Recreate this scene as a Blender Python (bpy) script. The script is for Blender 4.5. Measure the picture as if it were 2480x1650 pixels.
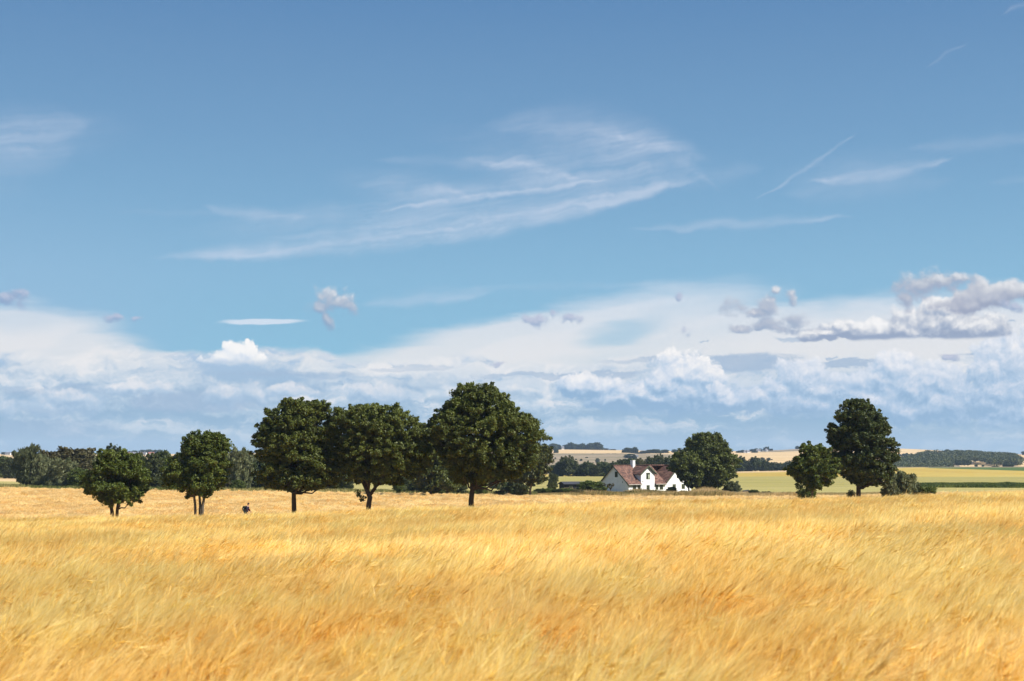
import bpy, math, random
import numpy as np
from mathutils import Vector, Matrix

for o in list(bpy.data.objects):
    bpy.data.objects.remove(o)
S = bpy.context.scene
COL = S.collection
R = math.radians

# ------------------------------------------------------------------ camera
F, CX, CY, YH = 3444.0, 1240.0, 825.0, 1110.0      # focal length, centre and horizon row, in pixels of a 2480 wide frame
PITCH = math.atan((YH - CY) / F)
CZ = 10.0                                           # height of the camera above the datum (the valley floor is near 1.5)
cam = bpy.data.cameras.new('camera'); cam.sensor_width = 36.0; cam.lens = F / 2480 * 36
cam.clip_start = 0.1; cam.clip_end = 20000
cam.dof.use_dof = True; cam.dof.focus_distance = 95; cam.dof.aperture_fstop = 4.0
camo = bpy.data.objects.new('camera', cam); COL.objects.link(camo)
camo.location = (0, 0, CZ); camo.rotation_euler = (math.pi / 2 + PITCH, 0, 0)
S.camera = camo

def at(px, py, D):
    """point at distance D (along +Y) seen at that place of the frame"""
    v = (CY - py) / F; u = (px - CX) / F
    k = math.cos(PITCH) - v * math.sin(PITCH)
    return Vector((u / k * D, D, CZ + (math.sin(PITCH) + v * math.cos(PITCH)) / k * D))
def zrow(Y, D):
    v = (CY - np.asarray(Y, float)) / F
    return CZ + (math.sin(PITCH) + v * math.cos(PITCH)) / (math.cos(PITCH) - v * math.sin(PITCH)) * D
def ang(px, py):
    d = at(px, py, 1.0) - Vector((0, 0, CZ)); d.normalize()
    return math.atan2(d.x, d.y) * 34.44, math.asin(d.z) * 34.44

# ------------------------------------------------------------------ render, sun
EXPO = 0.78
S.render.engine = 'CYCLES'
S.view_settings.view_transform = 'Standard'; S.view_settings.look = 'None'
S.view_settings.exposure = EXPO; S.view_settings.gamma = 1.0; S.view_settings.use_curve_mapping = False
S.cycles.max_bounces = 6; S.cycles.diffuse_bounces = 4; S.cycles.glossy_bounces = 2
S.cycles.transmission_bounces = 4; S.cycles.transparent_max_bounces = 8; S.cycles.volume_bounces = 0
S.cycles.use_adaptive_sampling = True; S.cycles.adaptive_threshold = 0.012; S.cycles.adaptive_min_samples = 12
S.cycles.use_denoising = True; S.cycles.caustics_reflective = False; S.cycles.caustics_refractive = False

SUN_EL, SUN_AZ = 46.0, 66.0        # SUN_AZ: degrees from straight behind the camera towards its right
sl = bpy.data.lights.new('sun', 'SUN'); sl.energy = 5.0; sl.angle = R(0.53); sl.color = (1.0, 0.95, 0.87)
so = bpy.data.objects.new('sun', sl); COL.objects.link(so)
sdir = Vector((math.sin(R(SUN_AZ)) * math.cos(R(SUN_EL)), -math.cos(R(SUN_AZ)) * math.cos(R(SUN_EL)), math.sin(R(SUN_EL))))
so.rotation_euler = (-sdir).to_track_quat('-Z', 'Y').to_euler(); so.location = (60, -60, 80)

# ------------------------------------------------------------------ node expression helper
class G:
    """tiny expression builder over one node tree"""
    def __init__(s, nt): s.nt = nt; s.n = nt.nodes; s.l = nt.links
    def put(s, sock, v):
        if isinstance(v, E): s.l.new(v.s, sock)
        elif v is not None:
            if isinstance(v, (tuple, list)) and sock.type == 'RGBA' and len(v) == 3: v = (*v, 1)
            sock.default_value = v
    def math(s, op, a, b=None, c=None, clamp=False):
        n = s.n.new('ShaderNodeMath'); n.operation = op; n.use_clamp = clamp
        for i, v in enumerate((a, b, c)):
            if v is not None: s.put(n.inputs[i], v)
        return E(s, n.outputs[0])
    def vmath(s, op, a, b=None, c=None, scale=None, out=0):
        n = s.n.new('ShaderNodeVectorMath'); n.operation = op
        for i, v in enumerate((a, b, c)):
            if v is not None: s.put(n.inputs[i], v)
        if scale is not None: s.put(n.inputs['Scale'], scale)
        return E(s, n.outputs[out])
    def xyz(s, x=0.0, y=0.0, z=0.0):
        n = s.n.new('ShaderNodeCombineXYZ')
        for i, v in enumerate((x, y, z)): s.put(n.inputs[i], v)
        return E(s, n.outputs[0])
    def sep(s, v):
        n = s.n.new('ShaderNodeSeparateXYZ'); s.put(n.inputs[0], v); return [E(s, o) for o in n.outputs]
    def noise(s, vec, scale=1.0, detail=5.0, rough=0.55, dist=0.0, lac=2.0, dim='3D', color=False):
        n = s.n.new('ShaderNodeTexNoise'); n.noise_dimensions = dim
        s.put(n.inputs['Vector'], vec); s.put(n.inputs['Scale'], scale); n.inputs['Detail'].default_value = detail
        n.inputs['Roughness'].default_value = rough; n.inputs['Distortion'].default_value = dist; n.inputs['Lacunarity'].default_value = lac
        return E(s, n.outputs[1 if color else 0])
    def voro(s, vec, scale=1.0, detail=0.0, rough=0.5, smooth=None, out='Distance', dim='3D'):
        n = s.n.new('ShaderNodeTexVoronoi'); n.voronoi_dimensions = dim
        if smooth is not None: n.feature = 'SMOOTH_F1'; n.inputs['Smoothness'].default_value = smooth
        s.put(n.inputs['Vector'], vec); s.put(n.inputs['Scale'], scale)
        n.inputs['Detail'].default_value = detail; n.inputs['Roughness'].default_value = rough; n.normalize = True
        return E(s, n.outputs[out])
    def mix(s, f, a, b, mode='MIX'):
        n = s.n.new('ShaderNodeMix'); n.data_type = 'RGBA'; n.blend_type = mode; n.clamp_factor = True
        s.put(n.inputs[0], f); s.put(n.inputs[6], a); s.put(n.inputs[7], b); return E(s, n.outputs[2])
    def ss(s, x, a, b, lo=0.0, hi=1.0, kind='SMOOTHSTEP'):
        n = s.n.new('ShaderNodeMapRange'); n.interpolation_type = kind; n.clamp = True
        s.put(n.inputs[0], x)
        for i, v in enumerate((a, b, lo, hi)): s.put(n.inputs[i + 1], float(v))
        return E(s, n.outputs[0])
    def ramp(s, x, stops, interp='LINEAR'):
        n = s.n.new('ShaderNodeValToRGB'); s.put(n.inputs[0], x); r = n.color_ramp; r.interpolation = interp
        while len(r.elements) > 1: r.elements.remove(r.elements[-1])
        for i, (p, c) in enumerate(stops):
            e = r.elements[0] if i == 0 else r.elements.new(p)
            e.position = p; e.color = (*c, 1)
        return E(s, n.outputs[0])
class E:
    def __init__(s, g, sock): s.g = g; s.s = sock
    def __add__(a, b): return a.g.math('ADD', a, b)
    __radd__ = __add__
    def __mul__(a, b): return a.g.math('MULTIPLY', a, b)
    __rmul__ = __mul__
    def __sub__(a, b): return a.g.math('SUBTRACT', a, b)
    def __rsub__(a, b): return a.g.math('SUBTRACT', b, a)
    def max(a, b): return a.g.math('MAXIMUM', a, b)
    def min(a, b): return a.g.math('MINIMUM', a, b)
    def clamp(a): return a.g.math('ADD', a, 0.0, clamp=True)

def lin(r, g, b):
    def f(c):
        c /= 255.0
        return c / 12.92 if c <= 0.04045 else ((c + 0.055) / 1.055) ** 2.4
    return (f(r), f(g), f(b))

# ------------------------------------------------------------------ world: Nishita sky, clouds laid out over the sky by direction
SKY_STR = 0.1
def make_world():
    w = bpy.data.worlds.new('World'); S.world = w; w.use_nodes = True
    nt = w.node_tree; nt.nodes.clear(); g = G(nt)
    w.cycles.sampling_method = 'MANUAL'; w.cycles.sample_map_resolution = 512
    tc = nt.nodes.new('ShaderNodeTexCoord'); d = E(g, tc.outputs['Generated'])
    x, y, z = g.sep(d)
    az = g.math('ARCTAN2', x, y) * 34.44; el = g.math('ARCSINE', z) * 34.44
    P = g.xyz(az, el, 0.0)
    sky = nt.nodes.new('ShaderNodeTexSky'); sky.sky_type = 'NISHITA'; sky.sun_disc = False
    sky.sun_elevation = R(SUN_EL); sky.sun_rotation = math.atan2(sdir.x, sdir.y)
    sky.altitude = 0; sky.air_density = 1.0; sky.dust_density = 0.6; sky.ozone_density = 1.6
    K = 1.0 / SKY_STR / 2 ** EXPO
    def C(r, gg, b, m=1.0):
        return tuple(c * K * m for c in lin(r, gg, b))
    # clear sky: the Nishita sky above, its rows near the horizon graded to the air of the day
    grad = g.ramp(el * (1 / 12.0), [(0.0, C(150, 188, 214)), (0.20, C(142, 192, 219)), (0.36, C(139, 185, 216)),
                                    (0.50, C(128, 173, 208)), (0.65, C(117, 160, 199)), (0.80, C(107, 149, 191)), (0.93, C(96, 139, 185))])
    upper = g.ss(el, 11.0, 24.0)
    col = g.mix(upper, grad, E(g, sky.outputs[0]))
    # side falloff: the sky is a little paler and more violet to the left
    side = g.ss(az, -12.5, -5.0, 1.0, 0.0) * g.ss(el, 1.0, 7.5, 1.0, 0.0)
    col = g.mix(side * 0.35, col, C(170, 188, 222))

    nA = g.noise(P, 0.55, 8, 0.62, dim='2D')                 # broad
    warp = g.vmath('SUBTRACT', g.noise(P, 1.1, 5, 0.6, dim='2D', color=True), (0.5, 0.5, 0.5))
    Pw = g.vmath('ADD', P, g.vmath('SCALE', warp, scale=0.5))
    # ---- cirrus: strokes with a wispy grain that runs along them
    rot = R(8.5)
    sx = az * math.cos(rot) + el * math.sin(rot); sy = el * math.cos(rot) - az * math.sin(rot)
    wx, wy, _ = g.sep(warp)
    grain = g.noise(g.xyz(sx * 0.20 + wx * 0.5, sy * 3.6 + wy * 1.2, 3.0), 1.0, 8, 0.68)
    grain2 = g.noise(g.xyz(sx * 0.5 + wy * .8, sy * 1.1 + wx * 1.5, 9.0), 1.0, 8, 0.65)
    gr = g.ss(grain * 0.6 + grain2 * 0.4, 0.36, 0.66)
    def stroke(x0, y0, x1, y1, w, k, amt, soft=1.0, up=1.0):
        """from pixel (x0,y0) to (x1,y1), half width w px, sagitta k px (positive bulges down); 'up' widens the upper side"""
        a0 = ang(x0, y0); a1 = ang(x1, y1); dx, dy = a1[0] - a0[0], a1[1] - a0[1]; L = math.hypot(dx, dy)
        c, s_ = dx / L, dy / L; mx, my = (a0[0] + a1[0]) / 2, (a0[1] + a1[1]) / 2
        v = g.vmath('SUBTRACT', Pw2, (mx, my, 0))
        s = g.vmath('DOT_PRODUCT', v, (c, s_, 0), out=1); t = g.vmath('DOT_PRODUCT', v, (-s_, c, 0), out=1)
        sn = s * (2 / L); s2 = sn * sn
        t = t + (k / 100.0) * (1.0 - s2) if k else t
        wv = (1.0 - s2).max(0.02) * (w / 100.0)                     # tapers to both ends
        tn = g.math('DIVIDE', t, wv)
        if up != 1.0: tn = tn.min(0.0) + tn.max(0.0) * (1.0 / up)
        prof = g.ss(g.math('ABSOLUTE', tn), 0.0, 1.25, 1.0, 0.0); prof = prof * prof
        return prof * g.ss(g.math('ABSOLUTE', sn), 0.72, 1.0, amt, 0.0)
    Pw2 = g.vmath('ADD', P, g.vmath('SCALE', warp, scale=0.28))
    strokes = [
        (330, 622, 1740, 420, 34, 42, 1.0, 1, 2.2), (620, 580, 1560, 455, 26, 16, 0.6, 1, 1.3), (890, 516, 1510, 434, 15, -8, 0.8, 1, 0.6), (1380, 500, 1700, 400, 26, 22, .5, 1, 1.6),
        (480, 498, 760, 530, 26, 4, 0.5, 1, 1), (850, 450, 1150, 480, 34, -16, 0.42, 1, 1), (1100, 385, 1420, 440, 30, -12, 0.5, 1, 1),
        (1150, 310, 1740, 400, 60, -42, 0.42, 1, 1.4), (1250, 350, 1650, 430, 70, -20, 0.25, 1, 1.4), (1400, 320, 1750, 470, 30, -40, 0.35, 1, 1.2), (880, 385, 1350, 400, 26, 0, 0.22, 1, 1), (1560, 440, 1860, 400, 46, 6, 0.25, 1, 1),
        (1500, 556, 2090, 518, 17, 5, 0.6, 1, 1.5), (1820, 492, 2090, 310, 9, 4, 0.5, 1, 1), (1950, 438, 2320, 378, 24, 16, 0.72, 1, 1.1),
        (2180, 360, 2560, 330, 30, 0, 0.28, 1, 1), (2380, 445, 2620, 415, 16, 0, 0.35, 1, 1), (1880, 470, 2330, 430, 60, 0, 0.2, 1, 1),
        (860, 735, 1210, 700, 22, 6, 0.6, 1, 1.7), (1000, 700, 1900, 690, 16, -6, 0.3, 1, 1), (2240, 170, 2350, 95, 7, 0, 0.3, 1, 1),
        (2420, 40, 2560, -30, 10, 0, 0.3, 1, 1), (-250, 370, 240, 285, 80, 10, 0.38, 1, 1.3), (-160, 450, 200, 350, 90, 10, 0.2, 1, 1.3),
        (250, 515, 620, 515, 14, 0, 0.12, 1, 1), (1670, 762, 1790, 768, 8, 0, 0.6, 1, 1), (1480, 735, 1520, 715, 4, 0, 0.4, 1, 1),
        (1280, 742, 1760, 712, 30, 8, .35, 1, 1.2)]
    cir = None
    for st in strokes:
        p = stroke(*st); cir = p if cir is None else cir + p
    for (cx, cy, rx, ry, t, a, e) in [(1180, 480, 560, 62, 9, .50, .8), (1010, 455, 260, 60, -4, .30, .9), (1330, 420, 300, 62, -8, .42, .9), (1560, 390, 170, 80, -14, .40, .9), (700, 535, 300, 46, 8, .34, .9), (1330, 360, 380, 60, -6, .22, .9),
                                      (1480, 335, 300, 40, -10, .30, .9), (2080, 405, 260, 50, 6, .22, .9), (60, 330, 300, 90, 8, .22, .9)]:
        ca_, sa_ = math.cos(R(t)), math.sin(R(t)); a0 = ang(cx, cy); v_ = g.vmath('SUBTRACT', Pw2, (a0[0], a0[1], 0))
        q_ = g.xyz(g.vmath('DOT_PRODUCT', v_, (ca_ * 100 / rx, sa_ * 100 / rx, 0), out=1), g.vmath('DOT_PRODUCT', v_, (-sa_ * 100 / ry, ca_ * 100 / ry, 0), out=1), 0)
        cir = cir + g.ss(1.0 - g.vmath('LENGTH', q_, out=1), 0.0, e, 0, a)
    cir = (cir * (gr * 0.85 + 0.22)).clamp()
    col = g.mix(cir * 0.60, col, C(206, 216, 234))
    # ---- pale veil: a smooth sheet of high cloud over the right half and at the far left
    def soft(cx, cy, rx, ry, tilt=0.0, pow_=1.0, vec=None):
        a = ang(cx, cy); ca, sa = math.cos(R(tilt)), math.sin(R(tilt))
        v = g.vmath('SUBTRACT', vec or Pv, (a[0], a[1], 0))
        s = g.vmath('DOT_PRODUCT', v, (ca * 100 / rx, sa * 100 / rx, 0), out=1)
        t = g.vmath('DOT_PRODUCT', v, (-sa * 100 / ry, ca * 100 / ry, 0), out=1)
        return 1.0 - g.vmath('LENGTH', g.xyz(s, t, 0), out=1)
    vw = g.noise(g.xyz(az * 0.25, el * 1.3, 5.0), 1.0, 7, 0.6)
    Pv = g.vmath('ADD', P, g.xyz(0.0, (vw - 0.5) * 1.1, 0.0))
    veil = None
    for (cx, cy, rx, ry, t, a, e) in [(1620, 850, 800, 120, 4, 1, .42), (1500, 785, 480, 95, 9, .95, .6), (2150, 850, 700, 155, 3, 1, .45), (1250, 800, 380, 60, 8, .9, .6),
                                      (2350, 800, 420, 95, 0, .9, .6), (0, 800, 310, 82, 4, 1, .5), (60, 850, 330, 70, 2, .9, .5), (1240, 860, 560, 62, 2, .9, .5)]:
        p = g.ss(soft(cx, cy, rx, ry, t), 0.0, e, 0, a); veil = p if veil is None else veil.max(p)
    vs = g.noise(g.xyz(az * 0.16 + wx * .4, el * 0.9 - az * .12, 12.0), 1.0, 6, 0.55)
    veil = veil * g.ss(vs, 0.22, 0.55, 0.72, 1.0)
    hole = g.ss(soft(1500, 805, 150, 38, 12), 0.0, 0.8, 0, .55)
    veil = (veil * (1.0 - hole)).clamp()
    col = g.mix(veil * 0.96, col, g.mix(g.ss(el, 2.2, 4.4), C(231, 231, 233), C(212, 223, 236)))
    # ---- the low deck: layered cloud down to the horizon
    dn = g.noise(g.xyz(az * 0.32 + wx * 0.8, el * 1.75 + wy * 0.9, 1.5), 1.0, 9, 0.60)
    dn2 = g.noise(g.xyz(az * 0.9 + wx, el * 2.2 + wy * 1.4, 7.5), 1.0, 9, 0.62)
    dtop = g.noise(g.xyz(az * 0.30, el * 0.5, 21.0), 1.0, 7, 0.55)
    deck = g.ss(el + (dtop - 0.5) * 1.5 + (dn2 - 0.5) * 0.35 + g.ss(az, -12.0, 2.0, 0.0, 0.15), 2.42, 2.62, 1.0, 0.0)
    pf = g.voro(g.xyz(az * 1.5 + wx * 1.2, el * 3.0 + wy * 1.5, 0.0), 1.0, 2.5, 0.6, smooth=0.2, dim='2D')
    dn = dn + (0.36 - pf) * 0.16; dn2 = dn2 + (0.36 - pf) * 0.22
    lit = g.ss(dn * 0.58 + dn2 * 0.42 + (el - 1.3) * 0.05, 0.42, 0.59)
    dark_c = g.ramp(el * (1 / 3.0), [(0.0, C(168, 192, 212)), (0.14, C(168, 193, 214)), (0.30, C(153, 184, 210)), (0.52, C(158, 186, 212)), (0.8, C(172, 197, 223)), (1.0, C(190, 208, 228))])
    lite_c = g.ramp(el * (1 / 3.0), [(0.0, C(172, 196, 214)), (0.14, C(192, 209, 223)), (0.30, C(192, 210, 226)), (0.52, C(200, 215, 230)), (0.8, C(226, 229, 233)), (1.0, C(232, 232, 235))])
    dcol = g.mix(lit, dark_c, lite_c)
    hi = g.ss(dn2 * 0.6 + dn * 0.4, 0.52, 0.62) * g.ss(el, 0.35, 1.5)
    dcol = g.mix(hi * 0.75, dcol, C(240, 238, 238))
    col = g.mix(deck * 0.97, col, dcol)
    # darker flat sheets floating in the deck
    flat = None
    Pf = g.vmath('ADD', P, g.xyz(wx * 1.4, (dn2 - 0.5) * 0.55, 0.0))
    for (cx, cy, rx, ry, a) in [(2060, 880, 150, 15, .8), (1800, 878, 170, 26, .8), (1640, 872, 230, 10, .5), (1440, 908, 130, 10, .7), (1300, 910, 130, 10, .6), (2000, 864, 26, 5, .7),
                                (2390, 864, 60, 7, .8), (1935, 818, 55, 8, .6), (1700, 833, 18, 3, .6), (2440, 778, 40, 6, .7), (1180, 876, 34, 5, .5), (1190, 915, 60, 12, .5),
                                (480, 975, 190, 30, .6), (120, 945, 160, 14, .4), (60, 1035, 240, 26, .35), (720, 908, 200, 9, .4), (1000, 890, 110, 10, .4)]:
        p = g.ss(soft(cx, cy, rx, ry, 0.5, vec=Pf), 0.0, 0.4, 0, a); flat = p if flat is None else flat.max(p)
    col = g.mix(flat, col, C(163, 186, 212))
    # bright narrow lens cloud
    p = g.ss(soft(636, 779, 120, 8.5, 1.5, vec=g.vmath('ADD', P, g.xyz(0, wx * 0.12, 0))), 0.0, 0.45, 0, .9)
    col = g.mix(p, col, C(214, 226, 240))
    # ---- heaped clouds: puffs joined, edges broken by noise, shaded by the density towards the sun
    QN = []
    for off in ((0, 0, 0), (0.06, 0.12, 0)):
        Q = g.vmath('ADD', P, off); W = g.vmath('ADD', g.vmath('ADD', P, g.vmath('SCALE', warp, scale=0.50)), off)
        n = g.noise(Q, 1.7, 8, 0.62, dim='2D'); b = g.voro(W, 2.2, 3.0, 0.65, smooth=0.15, dim='2D')
        QN.append((n - 0.5, 0.36 - b, W))
    def heap(puffs, kn, kb, edge, cols, amt=1.0, floor=None, up=(0, 0.35), ps=1.32, gain=1.0):
        """kn ragged noise, kb round billows; floor: (row, softness px, waviness); up: (bias, how much the top is lighter than the base)"""
        fs = []
        for n, b, W in QN:
            f = None
            for (cx, cy, rx, ry) in puffs:
                a = ang(cx, cy); rx_, ry_ = rx * ps / 100, ry * ps / 100
                e = 1.0 - g.vmath('LENGTH', g.vmath('MULTIPLY_ADD', W, (1 / rx_, 1 / ry_, 0), (-a[0] / rx_, -a[1] / ry_, 0)), out=1)
                f = e if f is None else g.math('SMOOTH_MAX', f, e, 0.15)
            fs.append(f + n * kn + b * kb)
        a = g.ss(fs[0], 0.0, edge) * amt
        tops = [ang(p[0], p[1] - p[3])[1] for p in puffs]; bots = [ang(p[0], p[1] + p[3])[1] for p in puffs]
        lo, hi = min(bots), max(tops)
        if floor is not None:
            fy = ang(CX, floor[0])[1]; lo = fy
            a = a * g.ss(el + (nA - 0.5) * floor[2], fy - floor[1] / 100, fy + floor[1] / 100)
        rel = (el - lo) * (1.0 / max(hi - lo, .1))
        s = (fs[0] - fs[1]) * gain + rel * up[1] + (up[0] - up[1] * .5)
        k = g.ss(s, -0.34, 0.80, kind='LINEAR')
        return a, g.ramp(k, [(i / (len(cols) - 1), c) for i, c in enumerate(cols)])
    def lay(*args, **kw):
        a, c = heap(*args, **kw); return g.mix(a, col, c)
    BL = [C(148, 181, 212), C(176, 200, 225), C(212, 222, 236), C(244, 243, 244), C(252, 250, 248)]
    BL2 = [C(150, 182, 212), C(172, 197, 223), C(200, 214, 232), C(226, 231, 240), C(245, 243, 244)]
    col = lay([(1655, 905, 66, 44), (1615, 935, 56, 36), (1712, 922, 40, 40), (1560, 955, 50, 30), (1445, 940, 66, 28), (1400, 935, 40, 24), (1500, 968, 80, 24), (1660, 965, 120, 50), (1600, 960, 120, 40)], .8, .8, .24, BL, .97, floor=(1003, 16, .5), up=(.02, .62))
    col = lay([(1938, 915, 56, 40), (1880, 945, 50, 34), (2000, 945, 64, 34), (1840, 965, 60, 30), (1930, 975, 120, 34), (1770, 970, 60, 24), (2070, 950, 70, 40), (1740, 950, 30, 20)], 1.0, .9, .3, BL2, .92, floor=(1022, 22, .6), up=(.02, .5))
    col = lay([(2160, 890, 46, 36), (2130, 925, 64, 40), (2210, 945, 80, 40), (2270, 930, 70, 34), (2190, 990, 46, 34), (2300, 985, 70, 40), (2120, 970, 70, 34), (2370, 975, 60, 34)], 1.0, .95, .26, BL2, .94, floor=(1042, 22, .6), up=(.05, .5))
    col = lay([(2400, 900, 60, 46), (2470, 880, 76, 64), (2540, 930, 110, 90), (2430, 950, 80, 50), (2480, 1000, 100, 44)], 1.0, .95, .26, BL2, .94, floor=(1040, 24, .6), up=(.08, .5))
    col = lay([(0, 985, 46, 30), (-40, 970, 50, 40), (215, 985, 32, 28), (180, 968, 60, 22), (610, 955, 34, 28), (560, 958, 60, 26), (110, 990, 80, 28), (900, 955, 90, 22), (330, 940, 90, 16), (700, 945, 60, 16)], 1.2, .8, .5, [C(160, 188, 215), C(178, 201, 224), C(205, 217, 231), C(232, 233, 237)], .8, floor=(1018, 20, .5), up=(0, .5))
    # the small bright tower over the left of the deck
    col = lay([(574, 852, 30, 22), (562, 866, 54, 17), (598, 854, 22, 24), (618, 868, 30, 13), (520, 877, 40, 9), (586, 848, 14, 16)], 1.1, .7, .3, [C(206, 219, 236), C(228, 234, 242), C(246, 246, 246), C(253, 251, 249)], 1.0, floor=(880, 12, .5), up=(.12, .25), ps=1.15)
    # large grey-bottomed heap at the upper right and the ragged small ones
    col = lay([(2250, 785, 80, 36), (2200, 802, 90, 26), (2290, 775, 60, 42), (2340, 797, 74, 36), (2120, 802, 90, 24), (2045, 797, 56, 22), (2010, 810, 60, 12), (2400, 792, 36, 30), (2280, 750, 44, 24)], 1.2, .7, .3, [C(152, 168, 194), C(174, 186, 206), C(200, 206, 218), C(232, 233, 236), C(247, 246, 246)], .97, floor=(832, 5, .2), up=(.12, .6), gain=1.3, ps=1.36)
    GRY = [C(150, 163, 190), C(168, 176, 197), C(192, 195, 206), C(226, 226, 230)]
    col = lay([(2400, 715, 60, 34), (2350, 732, 50, 28), (2440, 702, 50, 24), (2300, 742, 34, 18), (2490, 698, 50, 18)], 1.6, .6, .55, [C(156, 166, 190), C(178, 184, 201), C(200, 203, 213), C(230, 230, 233)], .94, up=(.08, .6), ps=1.3, gain=.8)
    col = lay([(2275, 680, 60, 22), (2215, 698, 34, 28), (2325, 674, 34, 18), (2195, 722, 18, 28), (2242, 690, 44, 24)], 1.9, .6, .75, GRY, .86, up=(.12, .5), ps=1.35, gain=.7)
    col = lay([(800, 722, 36, 26), (832, 735, 34, 18), (772, 745, 30, 18), (788, 765, 14, 22), (852, 745, 16, 16)], 2.0, .5, .75, [C(142, 166, 196), C(166, 181, 203), C(188, 196, 210), C(226, 227, 232)], .9, up=(.1, .6), ps=1.3, gain=.7)
    col = lay([(1792, 742, 28, 26), (1850, 740, 26, 22), (1820, 757, 56, 16), (1888, 705, 13, 12), (1925, 718, 12, 18), (1795, 800, 50, 10), (1860, 792, 54, 18), (1925, 780, 40, 24), (1880, 802, 90, 10)], 2.0, .5, .75, [C(144, 165, 194), C(164, 178, 201), C(186, 193, 208), C(224, 225, 230)], .9, up=(.1, .4), ps=1.25, gain=.7)
    col = lay([(1305, 775, 30, 11), (1340, 762, 9, 15), (1378, 772, 24, 11), (1650, 802, 16, 9), (1642, 720, 9, 11), (15, 730, 36, 16), (45, 717, 22, 12), (280, 770, 18, 10), (330, 770, 20, 9), (1210, 876, 20, 5), (2300, 865, 20, 8), (2470, 745, 30, 12)], 2.6, .5, .8, [C(142, 165, 200), C(160, 177, 206), C(186, 194, 216)], .85, up=(0, .2), ps=1.35)
    bg = nt.nodes.new('ShaderNodeBackground'); bg.inputs[1].default_value = SKY_STR
    g.put(bg.inputs[0], col)
    out = nt.nodes.new('ShaderNodeOutputWorld'); nt.links.new(bg.outputs[0], out.inputs[0])
make_world()

# ------------------------------------------------------------------ scene helpers
def thing(o, label, cat, group=None):
    o['label'] = label; o['category'] = cat
    if group: o['group'] = group
    return o
def kind(o, k, label=None):
    o['kind'] = k
    if label: o['label'] = label
    return o
def empty(name, loc, rz=0.0):
    o = bpy.data.objects.new(name, None); o.empty_display_size = 0.3
    o.location = loc; o.rotation_euler = (0, 0, rz); COL.objects.link(o); return o
def link(name, me, parent=None, loc=(0, 0, 0)):
    o = bpy.data.objects.new(name, me); COL.objects.link(o); o.location = loc
    if parent: o.parent = parent
    return o
def np_mesh(name, V, Fq, mats, tone=None, smooth=False, midx=None):
    """V (n,3); Fq (m,k) faces all of k corners"""
    me = bpy.data.meshes.new(name); V = np.asarray(V, np.float32); Fq = np.asarray(Fq, np.int32); m, k = Fq.shape
    me.vertices.add(len(V)); me.vertices.foreach_set('co', V.ravel())
    me.loops.add(m * k); me.loops.foreach_set('vertex_index', Fq.ravel())
    me.polygons.add(m); me.polygons.foreach_set('loop_start', np.arange(m, dtype=np.int32) * k)
    if smooth: me.polygons.foreach_set('use_smooth', np.ones(m, bool))
    for mt in mats if isinstance(mats, (list, tuple)) else [mats]: me.materials.append(mt)
    if midx is not None: me.polygons.foreach_set('material_index', np.asarray(midx, np.int32))
    if tone is not None:
        a = me.attributes.new('tone', 'FLOAT', 'FACE'); a.data.foreach_set('value', np.asarray(tone, np.float32))
    me.update(calc_edges=True); return me
class MB:
    """collects boxes, prisms and tubes into one mesh"""
    def __init__(s): s.v = []; s.f = []
    def add(s, vs, fs):
        b = len(s.v); s.v += [tuple(v) for v in vs]; s.f += [tuple(i + b for i in f) for f in fs]
    def box(s, x0, x1, y0, y1, z0, z1):
        s.add([(x, y, z) for x in (x0, x1) for y in (y0, y1) for z in (z0, z1)],
              [(0, 1, 3, 2), (4, 6, 7, 5), (0, 4, 5, 1), (2, 3, 7, 6), (0, 2, 6, 4), (1, 5, 7, 3)])
    def hexa(s, p):      # 8 corners: bottom ring 0-3, top ring 4-7
        s.add(p, [(3, 2, 1, 0), (4, 5, 6, 7), (0, 1, 5, 4), (1, 2, 6, 5), (2, 3, 7, 6), (3, 0, 4, 7)])
    def slab(s, a, b, c, d, t):   # quad a b c d thickened by vector t downwards
        t = Vector(t); q = [Vector(p) for p in (a, b, c, d)]
        s.hexa([p + t for p in q] + q)
    def tube(s, pts, rad, n=7, cap=True):
        pts = [Vector(p) for p in pts]; m = len(pts); ring = []
        for i, p in enumerate(pts):
            d = (pts[min(i + 1, m - 1)] - pts[max(i - 1, 0)]).normalized()
            u = d.cross(Vector((0.13, 1, 0.21))).normalized(); w = d.cross(u)
            ring += [p + (u * math.cos(2 * math.pi * k / n) + w * math.sin(2 * math.pi * k / n)) * rad[i] for k in range(n)]
        fs = [(i * n + k, i * n + (k + 1) % n, (i + 1) * n + (k + 1) % n, (i + 1) * n + k) for i in range(m - 1) for k in range(n)]
        if cap: fs += [tuple(range(n))[::-1], tuple((m - 1) * n + k for k in range(n))]
        s.add(ring, fs)
    def mesh(s, name, mat, smooth=False):
        me = bpy.data.meshes.new(name); me.from_pydata([tuple(v) for v in s.v], [], s.f); me.materials.append(mat)
        if smooth: me.polygons.foreach_set('use_smooth', [True] * len(me.polygons))
        me.update(); return me
    def build(s, name, mat, parent=None, smooth=False, loc=(0, 0, 0)):
        return link(name, s.mesh(name, mat, smooth), parent, loc)

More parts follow.
